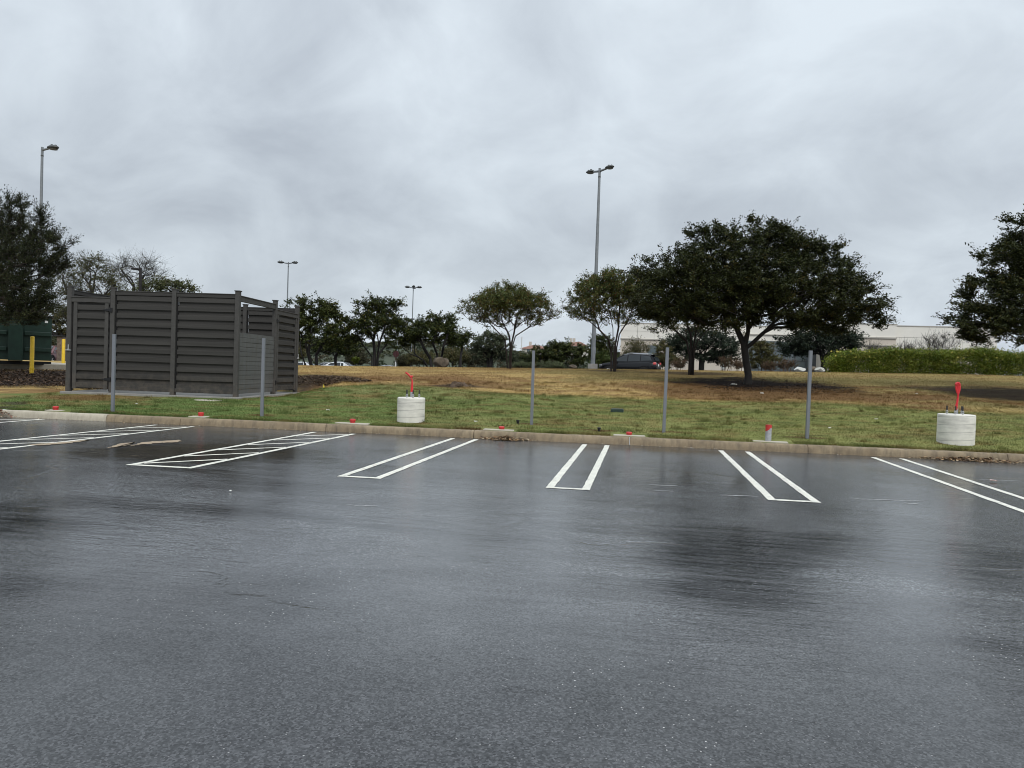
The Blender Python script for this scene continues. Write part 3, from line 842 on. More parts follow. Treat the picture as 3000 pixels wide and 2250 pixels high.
crape('crape myrtle with a wide umbrella crown, standing alone left of the tall light pole', 1492, None, 35.5,
      [(1490, 905, 105, 52), (1400, 910, 62, 38, .6), (1585, 915, 52, 36, .3), (1480, 870, 75, 34, .8), (1540, 890, 75, 40, -.8), (1440, 895, 70, 42, -.9), (1362, 915, 22, 15), (1618, 925, 18, 14), (1480, 840, 18, 10), (1440, 945, 42, 16), (1545, 945, 42, 16), (1395, 935, 26, 14, .4), (1590, 935, 24, 14, -.4)],
      [[(1486, 0), (1484, 1030), (1478, 995), (1450, 960), (1420, 930)], [(1492, 0), (1495, 1020), (1490, 985), (1475, 945), (1465, 900)], [(1497, 0), (1502, 1025), (1512, 985), (1545, 960), (1575, 935)], [(1494, 0), (1500, 1010), (1508, 970), (1515, 920)]], 21)
crape('crape myrtle whose crown hides the tall light pole behind it', 1797, None, 34.5,
      [(1780, 880, 110, 55), (1690, 895, 48, 40, .3), (1850, 890, 60, 70, .3), (1750, 840, 70, 32, .8), (1810, 835, 70, 38, -.6), (1860, 850, 50, 50), (1720, 905, 55, 35, -.8), (1668, 905, 18, 14), (1775, 805, 25, 12), (1745, 940, 40, 16), (1835, 940, 36, 18), (1705, 925, 28, 16, .5)],
      [[(1791, 0), (1790, 1030), (1783, 995), (1755, 965), (1725, 940)], [(1797, 0), (1797, 1010), (1795, 960), (1785, 910)], [(1803, 0), (1807, 1020), (1815, 980), (1840, 940), (1855, 900)], [(1799, 0), (1803, 1010), (1812, 960), (1815, 900)]], 22)
crape('crape myrtle with reddish stems under the left side of the big live oak', 2025, None, 33.2,
      [(2010, 930, 100, 48), (1930, 935, 55, 40), (2090, 930, 65, 42), (2020, 890, 80, 40, .5)],
      [[(2019, 0), (2020, 1040), (2012, 1000), (1975, 965), (1945, 945)], [(2025, 0), (2026, 1030), (2025, 980), (2010, 940)], [(2031, 0), (2033, 1030), (2042, 1000), (2075, 965), (2100, 945)], [(2028, 0), (2032, 1020), (2040, 970), (2050, 930)]], 23, 260, 20000)


# dark bushy trees beyond the crest
def bushy(label, bpx, Y, lobes, stems, seed, n=150, leaves=19000, cols=BUSHY, name='bushy_tree', group='dark bushy trees beyond the crest', r=.095, lsz=.13, clump=.42, bark=None, **kw):
    B = G(bpx, Y); lb = [lob(*l[:4], Y + (l[4] if len(l) > 4 else 0), B) for l in lobes]
    st = [[((s[0][0] - bpx) * Y / F, rng.uniform(-.1, .1), -.25)] + [rel(a, b_, Y, B, rng.uniform(-.5, .5)) for a, b_ in s[1:]] for s in stems]
    kw.setdefault('r_tip', .012); kw.setdefault('step', .35); kw.setdefault('alpha', .35); kw.setdefault('shell', .3); kw.setdefault('ntw', 6)
    return tree(name, label, kw.pop('cat', 'tree'), B, st, lb, n, leaves, r, cols, seed, bark or M['bark_wet'], group, clump=clump, lsz=lsz, **kw)


bushy('dark bushy tree with several trunks right beside the enclosure', 918, 44,
      [(930, 930, 65, 45), (900, 965, 55, 55, .5), (980, 945, 50, 40), (1005, 985, 42, 38, .4), (945, 985, 60, 35, -.8), (905, 895, 28, 20), (955, 900, 36, 22), (870, 900, 30, 30, .6), (880, 1000, 20, 25)],
      [[(900, 0), (893, 1040), (885, 1010), (878, 970)], [(920, 0), (912, 1035), (915, 990), (925, 950)], [(928, 0), (922, 1040), (945, 1000), (975, 965)], [(912, 0), (904, 1035), (900, 990)]], 31, 190, 22000)
bushy('open dark tree on slender splayed stems, second from the enclosure', 1095, 45,
      [(1080, 920, 48, 38), (1135, 925, 36, 42, .4), (1105, 960, 62, 40), (1060, 965, 34, 38, .5), (1150, 965, 30, 40, -.3), (1155, 890, 18, 14), (1060, 895, 22, 16), (1100, 890, 30, 16)],
      [[(1088, 0), (1084, 1045), (1070, 1015), (1055, 980)], [(1095, 0), (1093, 1040), (1090, 1000), (1082, 950)], [(1099, 0), (1102, 1045), (1110, 1010), (1130, 970)], [(1103, 0), (1112, 1040), (1130, 1010), (1150, 985)]], 32, 150, 15000)
bushy('dark tree with leaning low trunk beside the boulder', 1268, 45,
      [(1205, 960, 40, 32), (1240, 975, 50, 32), (1295, 950, 42, 32, .4), (1285, 985, 50, 32), (1190, 1000, 32, 22), (1310, 975, 28, 30), (1280, 930, 28, 14), (1172, 945, 18, 22), (1330, 1005, 18, 14)],
      [[(1266, 0), (1245, 1055), (1225, 1045), (1205, 1038), (1180, 1020)], [(1268, 0), (1258, 1050), (1245, 1020), (1232, 985)], [(1272, 0), (1278, 1040), (1275, 1010), (1278, 970)], [(1276, 0), (1292, 1040), (1305, 1015), (1315, 985)]], 33, 170, 17000)
bushy('low dark tree on one short trunk behind the first bushy tree', 982, 52,
      [(985, 1020, 62, 22), (1020, 1010, 40, 28), (945, 1015, 36, 22)], [[(982, 0), (981, 1050), (980, 1030), (975, 1010)], [(983, 0), (988, 1045), (1005, 1020)]], 34, 100, 10000)
bushy('small dark tree with thin crooked stem right of the boulder', 1350, 50, [(1350, 1000, 24, 16), (1362, 985, 14, 10), (1340, 1012, 16, 10)], [[(1348, 0), (1349, 1045), (1352, 1015)]], 35, 40, 3000, r=.08)
bushy('grey green oak behind the lone crape myrtle', 1432, 62, [(1430, 1005, 48, 24), (1400, 1010, 32, 26), (1455, 1015, 38, 30), (1440, 990, 36, 18), (1470, 1040, 30, 24), (1420, 1040, 34, 20)],
      [[(1430, 0), (1428, 1050), (1418, 1020)], [(1436, 0), (1440, 1045), (1450, 1015)]], 36, 130, 13000, GREYG, 'scrub_oak', None, r=.16, lsz=.15)
bushy('dark evergreen tree just right of the tall light pole', 1765, 66, [(1760, 1005, 30, 28), (1775, 1030, 34, 34), (1748, 1035, 24, 30)], [[(1762, 0), (1762, 1040), (1762, 1005)]], 37, 90, 9000, BUSHY, lsz=.15)
RO = [((.030, .042, .026), 4), ((.046, .056, .034), 2.5), ((.020, .030, .019), 3)]
bushy('rounded dark oak behind the third crape myrtle, in front of the building', 2053, 68, [(2050, 1010, 95, 32), (1985, 1010, 45, 28), (2105, 1020, 55, 34), (2050, 985, 60, 20), (2135, 1045, 28, 14), (2000, 1040, 45, 20), (2080, 1045, 50, 18)],
      [[(2053, 0), (2053, 1060), (2050, 1030), (2040, 1005)], [(2055, 0), (2056, 1050), (2075, 1015)]], 38, 190, 21000, RO, 'rounded_oak', 'rounded oaks before the building', r=.22, lsz=.17, clump=.6)
bushy('rounded dark oak partly hidden by the end of the flowering hedge', 2412, 66, [(2400, 1005, 95, 35), (2330, 1010, 50, 25), (2450, 1000, 60, 45), (2390, 975, 70, 28), (2480, 1020, 36, 40), (2340, 1030, 40, 14)],
      [[(2412, 0), (2412, 1060), (2405, 1030), (2390, 1005)], [(2414, 0), (2416, 1050), (2440, 1015)]], 39, 200, 22000, RO, 'rounded_oak', 'rounded oaks before the building', r=.22, lsz=.17, clump=.6)

# trees behind the enclosure
THIN = [((.085, .088, .036), 3), ((.06, .068, .030), 3), ((.11, .085, .036), 1)]
bushy('thinly leaved tree spreading above the left end of the enclosure', 250, 44,
      [(250, 830, 90, 60), (200, 850, 60, 70, .5), (310, 850, 60, 55), (270, 780, 60, 30), (190, 780, 40, 30), (340, 830, 35, 30), (230, 920, 80, 40)],
      [[(245, 0), (240, 960), (215, 880), (190, 820)], [(250, 0), (252, 930), (262, 860), (270, 800)], [(258, 0), (270, 940), (300, 870), (325, 830)]], 41, 260, 17000, THIN, 'thin_tree', None, r=.17, lsz=.10, clump=.45, r_tip=.009, ntw=7, twlen=1.3, bark=M['bark_grey'], tw_r=.007)
bushy('bare twiggy tree behind the dark shoebox lamp', 400, 58,
      [(400, 800, 70, 45), (350, 790, 36, 40), (445, 800, 40, 45), (420, 765, 45, 16), (375, 770, 35, 18), (470, 815, 22, 14)],
      [[(398, 0), (395, 900), (385, 840), (365, 790)], [(402, 0), (405, 890), (408, 830), (405, 780)], [(406, 0), (415, 890), (435, 840), (455, 800)]], 42, 190, 500, THIN, 'bare_tree', None, r=.14, lsz=.10, clump=.55, r_tip=.009, ntw=7, twlen=1.4, bark=M['bark_grey'], flat=.9, alpha=.3, tw_r=.008)
bushy('pale green leafy tree showing over the middle of the enclosure', 480, 52,
      [(440, 850, 45, 30), (500, 845, 50, 25), (550, 850, 36, 22), (480, 830, 40, 14), (410, 870, 40, 30)], [[(478, 0), (478, 900), (460, 860)], [(482, 0), (490, 900), (520, 860)]], 43, 130, 8500, [((.10, .11, .045), 3), ((.075, .085, .035), 3), ((.12, .10, .05), 1)], 'leafy_tree', None, r=.16, lsz=.13)
bushy('dense olive tree behind the green container', 185, 50, [(180, 950, 60, 60), (120, 930, 60, 60), (215, 985, 40, 55), (60, 940, 50, 50), (160, 1000, 50, 30)], [[(180, 0), (180, 1010), (165, 950)], [(190, 0), (192, 1000), (205, 960)]], 44, 170, 16000, OLIVE, 'olive_tree', None, r=.17, lsz=.13)


# shrubs
def shrub(name, label, bpx, Y, lobes, seed, n, leaves, cols, group=None, lsz=.11, clump=.3, bare=False, bark=None, cat='shrub', ns=6, **kw):
    B = G(bpx, Y); lb = [lob(*l[:4], Y + (l[4] if len(l) > 4 else 0), B) for l in lobes]
    rg = np.random.default_rng(seed + 500); st = []
    x0 = min(l[0] - l[3] for l in lb); x1 = max(l[0] + l[3] for l in lb); zt = max(l[2] for l in lb)
    for i in range(ns):
        u = (i + .5) / ns; xb = (x0 + (x1 - x0) * u)
        st.append([(xb * .5, rg.uniform(-.2, .2), -.2), (xb * .6, rg.uniform(-.25, .25), max(.12, zt * .35)), (xb * .8, rg.uniform(-.3, .3), max(.2, zt * .75))])
    kw.setdefault('shell', .15); kw.setdefault('r_tip', .007)
    return tree(name, label, cat, B, st, lb, n, leaves, kw.pop('r', .03), cols, seed, bark or M['bark'], group, clump=clump, lsz=lsz, step=.25, alpha=.3, ntw=6, trunk='stems', crown='foliage', **kw)


shrub('evergreen_shrub', 'dark evergreen shrub left of the tall pole, below the red roofed house', 1668, 54, [(1665, 1045, 55, 30), (1640, 1035, 32, 24), (1705, 1040, 32, 28), (1665, 1020, 36, 16), (1625, 1050, 24, 20)], 51, 110, 12000, BUSHY, 'dark evergreen shrubs before the hill houses', .13, .35)
shrub('evergreen_shrub', 'dark evergreen shrub standing behind the thin grey post', 1585, 55, [(1585, 1042, 32, 28), (1615, 1030, 28, 20), (1560, 1050, 24, 20), (1620, 1008, 9, 10)], 52, 80, 8500, BUSHY, 'dark evergreen shrubs before the hill houses', .13, .35)
shrub('evergreen_shrub', 'dark evergreen shrub right of the lone crape myrtle stems', 1530, 60, [(1530, 1055, 36, 20), (1510, 1045, 20, 16), (1550, 1060, 20, 14)], 53, 60, 6000, GREYG, 'dark evergreen shrubs before the hill houses', .13, .35)
CLIP = [((.12, .145, .07), 3), ((.09, .11, .055), 3), ((.15, .16, .09), 1)]
shrub('clipped_shrub', 'low clipped mound shrub between the thin grey post and the tall pole', 1612, 46, [(1612, 1070, 36, 11), (1590, 1072, 20, 9), (1636, 1072, 20, 9)], 54, 90, 9000, CLIP, 'low clipped mounds at the crest', .06, .14)
shrub('clipped_shrub', 'low clipped mound shrub touching the lone crape myrtle stems', 1522, 46, [(1525, 1070, 26, 10), (1505, 1072, 16, 8), (1548, 1072, 14, 8)], 55, 60, 6500, CLIP, 'low clipped mounds at the crest', .06, .14)
shrub('twiggy_shrub', 'brown dried shrub patch beside the clipped mounds', 1560, 46.5, [(1558, 1074, 16, 7)], 56, 40, 1200, OLIVE, None, .06, .2, bark=M['sapling'])
shrub('green_shrub', 'bright green shrub at the nose of the black car', 1765, 60, [(1765, 1055, 24, 18), (1750, 1065, 18, 12), (1785, 1062, 18, 12)], 57, 60, 6000, [((.06, .085, .022), 3), ((.045, .065, .02), 2), ((.09, .10, .03), 1)], None, .13, .3)
shrub('feathery_shrub', 'feathery olive shrub behind the black car', 1862, 72, [(1862, 1025, 36, 22), (1850, 1045, 34, 16), (1880, 1040, 30, 18)], 58, 100, 6500, OLIVE, None, .11, .5, sprig=(0, 0, .4), up=0)
shrub('feathery_shrub', 'tall olive shrub between the black car and the rounded oak', 1945, 66, [(1945, 1045, 28, 30), (1930, 1060, 26, 20), (1965, 1060, 26, 20), (1940, 1020, 20, 18)], 59, 110, 8000, OLIVE, None, .12, .4, sprig=(0, 0, .3), up=0)
shrub('feathery_shrub', 'rounded yellow green shrub just right of the live oak trunk', 2235, 62, [(2232, 1035, 36, 26), (2225, 1015, 22, 16), (2245, 1060, 40, 18), (2215, 1062, 26, 16)], 60, 130, 11000, [((.085, .08, .03), 3), ((.06, .065, .026), 2), ((.11, .09, .04), 1)], None, .11, .36, sprig=(0, 0, .3), up=0)
RED = [((.055, .038, .025), 3), ((.045, .036, .022), 2), ((.055, .055, .025), 2.5)]
for i, (px, py, rx, ry, lab) in enumerate([(1990, 1068, 26, 12, 'reddish twiggy shrub at the foot of the third crape myrtle'), (2130, 1066, 20, 13, 'reddish twiggy shrub close left of the live oak trunk'),
                                           (2165, 1070, 14, 10, 'small grey twiggy shrub touching the live oak trunk on its left'), (2305, 1072, 25, 12, 'reddish brown shrub in front of the glass entrance'), (2255, 1076, 20, 9, 'reddish shrub at the foot of the rounded yellow green shrub')]):
    shrub('red_shrub', lab, px, 60, [(px, py, rx, ry), (px - 4, py + 4, rx * .8, ry * .7)], 70 + i, 50, 900 if i != 2 else 150, RED, 'reddish shrubs before the building', .09, .35, bark=M['sapling'], sprig=(0, 0, .5), up=0, tw_r=.012)
for i, (px, py, rx, ry, lab) in enumerate([(2748, 1010, 50, 24, 'big bare shrub rising behind the flowering hedge under the right oak'), (2655, 1024, 22, 10, 'small bare shrub rising behind the middle of the flowering hedge'), (2560, 1026, 20, 10, 'sparse bare shrub rising behind the left half of the flowering hedge')]):
    shrub('bare_shrub', lab, px, 50, [(px, py, rx, ry), (px - rx * .3, py + 8, rx * .7, ry * .8)], 80 + i, 90 if i == 0 else 40, 350 if i == 0 else 60, THIN, 'bare shrubs behind the hedge', .06, .42, bark=M['bark_grey'], sprig=(0, 0, .6), tw_r=.007, r=.03)
# understory left of centre
for i, (px, py, rx, ry, Y, lab) in enumerate([(1330, 1045, 40, 22, 64, 'brown thicket of scrub behind the boulder'), (1395, 1052, 36, 18, 66, 'olive scrub left of the grey green oak'), (1235, 1050, 45, 18, 70, 'olive scrub behind the leaning dark tree'),
                                              (1045, 1050, 30, 18, 60, 'grey brown scrub between the first two bushy trees'), (870, 1035, 26, 22, 62, 'brown scrub seen past the enclosure corner post'), (1190, 1058, 24, 12, 74, 'yellowish scrub behind the maroon octagonal sign')]):
    shrub('scrub_bush', lab, px, Y, [(px, py, rx, ry), (px + rx * .4, py + 5, rx * .7, ry * .8), (px - rx * .4, py + 6, rx * .7, ry * .8)], 90 + i, 100, 6500, OLIVE if i % 2 == 0 else [((.06, .055, .03), 3), ((.045, .045, .025), 3)], 'scrub beyond the crest', .13, .45, sprig=(0, 0, .3), up=0)
shrub('palm_tuft', 'small bright yellow green tuft on the crest between the bushy trees', 1042, 47, [(1042, 1060, 7, 6)], 99, 14, 500, [((.16, .19, .03), 1)], None, .16, .2, sprig=(0, 0, .5), ns=2)

# flowering hedge
hb = G(2720, 40.0); rg = np.random.default_rng(5)
he = empty('flowering_hedge', hb, 'long bright green hedge dotted with yellow flowers along the crest at right', 'hedge')
HY = 40.0
xa = gy(2425, 1090, HY)[0]; xb = gy(3110, 1090, HY)[0]
tips = []
for i in range(1250):
    x = rg.uniform(xa, xb); u = (x - xa) / (xb - xa)
    top = 1.07 + .16 * (vnoise(x * .9, 1.0, 4, 3) - .5) * 2 + .03 * u; top *= min(1, .55 + (x - xa) * .6)
    a = rg.uniform(0, 1)
    if a < .5: p = (x, HY - .55 + rg.normal(0, .07), rg.uniform(0, 1) * top)
    elif a < .85: p = (x, HY + rg.uniform(-.55, .6), top * rg.uniform(.9, 1.03))
    else: p = (x, HY + rg.uniform(-.4, .6), rg.uniform(.05, .9) * top)
    tips.append((p[0], p[1], p[2] + float(hgt(p[0], HY))))
tips = np.array(tips); k = np.repeat(np.arange(len(tips)), 70)
C = tips[k] + rg.normal(0, 1, (len(k), 3)) * np.array([.16, .13, .11])
V = leaf_mesh(C, .095, .42, rg, .3)
hc = np.array([[.115, .155, .020], [.165, .190, .030], [.068, .100, .016], [.20, .20, .045]]); ci = rg.choice(4, p=[.4, .3, .22, .08], size=len(tips))[k]
c = hc[ci] * rg.uniform(.7, 1.4, (len(k), 1))
np_mesh('foliage', V - hb, np.arange(len(V)).reshape(-1, 4), LEAF, he, col=np.repeat(c, 4, 0))
mb = MB()
for i in range(130):
    x = rg.uniform(xa + .2, xb); z0 = float(hgt(x, HY)); y = HY + rg.uniform(-.5, .4)
    mb.tube([(x - hb[0], y - hb[1], z0 - hb[2] - .1), (x - hb[0] + rg.normal(0, .06), y - hb[1], z0 - hb[2] + .4), (x - hb[0] + rg.normal(0, .12), y - hb[1] + rg.normal(0, .1), z0 - hb[2] + .95)], [.016, .012, .006], 5)
mb.build('stems', M['bark'], he)
for i in range(46):
    x = xa + (xb - xa) * rg.uniform(0, 1) ** 1.3; z0 = float(hgt(x, HY)); top = rg.random() < .6
    q = np.array([x, HY - .66 + (rg.uniform(0, .5) if top else 0), z0 + (1.10 if top else rg.uniform(.4, 1.0))])
    V = [q + np.array([0, -.02, 0])]
    for j in range(10):
        r_ = .062 if j % 2 else .03; V.append(q + np.array([r_ * math.cos(j * .628), rg.normal(0, .012), r_ * math.sin(j * .628)]))
    np_mesh('flower', np.array(V) - hb, np.array([(0, 1 + j, 1 + (j + 1) % 10) for j in range(10)]), LEAF, he, col=np.tile(np.array([.62, .54, .14]), (11, 1)))

# ------------------------------------------------------------------ enclosure
EO = np.array([-11.45, 19.35]); EZ = .50
ea = math.radians(6.6)
enc = empty('trash_enclosure', (EO[0], EO[1], EZ), 'dark grey brown composite board enclosure with two slatted gates', 'enclosure', rz=ea)
# local frame: x to the right along the front (posts at 0, -1.9, -3.8, -5.2), y away from the viewer
for key_, sc_ in (('trex', (.25, .25, 7.6)), ('trexw', (.3, .3, 7.2))):
    nt_ = M[key_].node_tree; n_ = [q for q in nt_.nodes if q.type == 'TEX_NOISE'][0]; mp2 = nt_.nodes.new('ShaderNodeMapping'); mp2.inputs['Scale'].default_value = sc_
    ge_ = [q for q in nt_.nodes if q.type == 'NEW_GEOMETRY'][0]; nt_.links.new(ge_.outputs['Position'], mp2.inputs['Vector']); nt_.links.new(mp2.outputs[0], n_.inputs['Vector']); n_.inputs['Scale'].default_value = 1.0; n_.inputs['Detail'].default_value = 3
stain(M['trexw'], .55)
for key_ in ('trex', 'trexp', 'trexw'):
    nt_ = M[key_].node_tree; b_ = nt_.nodes['Principled BSDF']; src_ = b_.inputs['Base Color'].links[0].from_socket
    g_ = nt_.nodes.new('ShaderNodeNewGeometry'); n_ = nt_.nodes.new('ShaderNodeTexNoise'); n_.inputs['Scale'].default_value = 5; n_.inputs['Detail'].default_value = 8; n_.inputs['Roughness'].default_value = .7
    nt_.links.new(g_.outputs['Position'], n_.inputs['Vector']); sx_ = nt_.nodes.new('ShaderNodeSeparateXYZ'); nt_.links.new(g_.outputs['Position'], sx_.inputs[0])
    r1 = nt_.nodes.new('ShaderNodeMapRange'); r1.inputs['From Min'].default_value = EZ; r1.inputs['From Max'].default_value = EZ + .75; r1.inputs['To Min'].default_value = .62; r1.inputs['To Max'].default_value = .0; nt_.links.new(sx_.outputs['Z'], r1.inputs['Value'])
    r2 = nt_.nodes.new('ShaderNodeMapRange'); r2.inputs['From Min'].default_value = .42; r2.inputs['From Max'].default_value = .66; nt_.links.new(n_.outputs['Fac'], r2.inputs['Value'])
    mm_ = nt_.nodes.new('ShaderNodeMath'); mm_.operation = 'MULTIPLY'; nt_.links.new(r1.outputs['Result'], mm_.inputs[0]); nt_.links.new(r2.outputs['Result'], mm_.inputs[1])
    mx_ = nt_.nodes.new('ShaderNodeMix'); mx_.data_type = 'RGBA'; mx_.inputs['B'].default_value = (.13, .105, .08, 1); nt_.links.new(mm_.outputs[0], mx_.inputs['Factor']); nt_.links.new(src_, mx_.inputs['A']); nt_.links.new(mx_.outputs['Result'], b_.inputs['Base Color'])
HP = 3.0; PW = .13; XL = -4.98; YD = 4.8; YM = 2.78; X1 = -1.86; X2 = -3.68


def boards(mb, a, b_, z0, z1, out, w=.25, front=.135, th=.024, wob=0):
    """horizontal boards between plan points a and b: proud and recessed in turn; 'out' = outward normal"""
    a = np.array(a, float); b_ = np.array(b_, float); d = b_ - a; ln = np.hypot(*d); an = math.atan2(d[1], d[0]); o = np.array(out, float)
    c = (a + b_) / 2; z = z0; i = 0
    while z < z1 - .02:
        h = min(front, z1 - z)
        mb.box((c[0] + o[0] * .022, c[1] + o[1] * .022, z + h / 2), (ln, th, h), an, bev=.004)
        h2 = min(w - front + .03, z1 - z - front + .015)
        if h2 > .03:
            mb.box((c[0] - o[0] * .034, c[1] - o[1] * .034, z + front - .015 + h2 / 2), (ln, th, h2), an)
        z += w


def panel(a, b_, out, name='panel', z0=.05, z1=HP - .10, label=None):
    a = np.array(a, float); b_ = np.array(b_, float); dd = (b_ - a) / np.hypot(*(b_ - a))
    m = MB(); boards(m, a + dd * .045, b_ - dd * .012, z0 + .10, z1 - .06, out)
    d = b_ - a; ln = np.hypot(*d); an = math.atan2(d[1], d[0]); c = (a + b_) / 2; o = np.array(out) * .004
    m.box((c[0] + o[0], c[1] + o[1], z0 + .06), (ln, .085, .115), an, bev=.006)
    m.box((c[0] + o[0], c[1] + o[1], z1 - .05), (ln, .085, .095), an, bev=.006)
    m.box((c[0], c[1], z1 + .014), (ln, .12, .026), an, bev=.004)
    e = m.build(name, M['trex'], enc)
    m = MB(); q = a + d / ln * .022; m.box((q[0], q[1], (z0 + z1) / 2), (.043, .03, z1 - z0 - .2), an); m.build('shade_strip', M['gap'], e)  # black strip painting the shade of the recess beside the post
    if label: e['label'] = label
    return e


def epost(x, y, h=HP):
    m = MB(); m.box((x, y, h / 2 - .02), (PW, PW, h + .04 ), bev=.008); m.box((x, y, -.12), (PW - .01, PW - .01, .25)); m.box((x, y, h + .012), (PW + .035, PW + .035, .03), bev=.006)
    return m.build('post', M['trexp'], enc)


for x, y in [(0, 0), (X1, 0), (X2, 0), (XL, 0), (0, YM), (0, YD), (XL, YD), (XL, YD / 2), (X1, YD), (X2, YD)]:
    epost(x, y, HP if not (x == 0 and y == YD) else HP - .02)
g = PW / 2 + .002
panel((X1 + g, 0), (-g, 0), (0, -1), 'front_panel'); panel((X2 + g, 0), (X1 - g, 0), (0, -1), 'front_panel')
for x0, x1 in [(XL, X2), (X2, X1), (X1, 0)]:
    panel((x0 + g, YD), (x1 - g, YD), (0, -1), 'rear_panel')
panel((XL, g), (XL, YD / 2 - g), (1, 0), 'side_panel'); panel((XL, YD / 2 + g), (XL, YD - g), (1, 0), 'side_panel')
# low weathered wall between the corner post and the side gate, with an open top rail above
m = MB(); z = .06; i = 0
while z < 1.72:
    m.box((.006 * ((i * 7) % 3 - 1), YM / 2, z + .066), (.05, YM - 2 * g, .128), bev=.004); z += .137; i += 1
m.build('low_wall', M['trexw'], enc)['label'] = 'low weathered grey plank wall with streaked boards'
m = MB(); m.box((0, YM / 2, HP - .20), (.085, YM - 2 * g, .14), bev=.006); m.box((0, YM / 2, HP - .115), (.12, YM - 2 * g, .026), bev=.004)
m.build('top_rail', M['trexp'], enc)


def gate(a, b_, out, hinge_at_b, hg=2.58):
    """gate leaf between plan points; frame, boards, hinges and latch"""
    a = np.array(a, float); b_ = np.array(b_, float); d = (b_ - a); ln = np.hypot(*d); d /= ln; an = math.atan2(d[1], d[0]); o = np.array(out, float)
    gp = .125; w = ln - 2 * gp; c = (a + b_) / 2
    m = MB(); boards(m, c - d * (w / 2 - .1), c + d * (w / 2 - .1), .1, hg - .02, out, front=.15)
    gm = m.build('gate', M['trex'], enc)
    for s in (-1, 1):
        m = MB(); p = c + d * s * (w / 2 - .055) + o * .034; m.box((p[0], p[1], hg / 2 + .03), (.11, .03, hg - .06), an, bev=.004); m.build('stile', M['trexp'], gm)
    m = MB(); p = c + o * .02; m.box((p[0], p[1], hg + .055), (ln - PW - .006, .09, .13), an, bev=.006); m.box((p[0], p[1], hg + .135), (ln - PW - .006, .13, .026), an, bev=.004)
    m.build('header', M['trexp'], gm)
    hs = 1 if hinge_at_b else -1
    for z in (.36, hg - .22):
        m = MB(); p = c + d * hs * (ln / 2 - .02) + o * .075
        m.box((p[0], p[1], z), (.05, .03, .13), an, bev=.005)
        q = c + d * hs * (ln / 2 - .12) + o * .066; m.box((q[0], q[1], z), (.16, .014, .075), an, bev=.004)
        q = c + d * hs * (ln / 2 - .235) + o * .062; m.box((q[0], q[1], z), (.08, .012, .035), an, bev=.004)
        m.build('hinge', M['black'], gm)
    p = c - d * hs * (ln / 2 - .02) + o * .085; m = MB()
    m.box((p[0], p[1], 1.17), (.17, .03, .025), an, bev=.004); m.tube([(p[0], p[1] + 0, 1.17), (p[0], p[1], 1.33)], .016, 8); m.box((p[0], p[1], 1.18), (.05, .05, .05), an, bev=.006)
    m.build('latch', M['steel'], gm)
    for s in (-1, 1):
        m = MB(); q = c + d * s * (ln / 2 - .096) - o * .02; m.box((q[0], q[1], hg / 2 + .02), (.055, .02, hg), an); m.build('gate_shade', M['gap'], gm)  # black strips put in for the shade between gate leaf and posts
    return gm


gate((XL, 0), (X2, 0), (0, -1), True)
gate((0, YM), (0, YD), (1, 0), False)
m = MB(); m.box((XL / 2, YD / 2, -.13), (-XL + .34, YD + .3, .26), bev=.012)
so = m.build('concrete_slab', M['footing']); so.location = (EO[0], EO[1], EZ - .025); so.rotation_euler = (0, 0, ea)
tag(so, 'thin pale concrete slab under the enclosure', 'slab', kind='structure')
m = MB(); m.lathe((0, 0, -.10), [(.48, 0), (.50, .09), (.44, .115), (.3, .125), (.05, .13)], 20, sy=.62)
q = T(612, 1172); f_ = m.build('concrete_spill', M['pad'], smooth=True, loc=(q[0], q[1], q[2] - .02)); tag(f_, 'flat lump of spilled concrete in the grass before the enclosure', 'concrete')

# ------------------------------------------------------------------ sign posts without signs
posts = [((330, 1209), 979, 'leftmost plain grey post, in front of the left gate hinge side of the enclosure'), ((767, 1225), 991, 'plain grey post in front of the low plank wall of the enclosure'),
         ((1557, 1255), 1027, 'plain grey post in front of the clipped mounds, third from the left'), ((1944, 1275), 1018, 'plain grey post with the black car just left of its top'), ((2364, 1293), 1027, 'rightmost plain grey post, before the end of the flowering hedge')]
for i, ((px, py), ty, lab) in enumerate(posts):
    p = gz(px, py, .17); h = gy(px, ty, p[1])[2] - .17
    e = empty('steel_post', (p[0], p[1], .17), lab, 'post', 'bare grey sign posts along the kerb', rz=.12 + rng.normal(0, .05))
    m = MB(); t = .034; m.box((0, 0, h / 2 - .1), (2 * t, 2 * t, h + .2), bev=.006); m.build('tube', M['post'], e)
    m = MB(); m.box((0, 0, h + .004), (.054, .054, .006)); m.build('end_cap', M['gap'], e)
    e.rotation_euler[1] = rng.normal(0, .004)

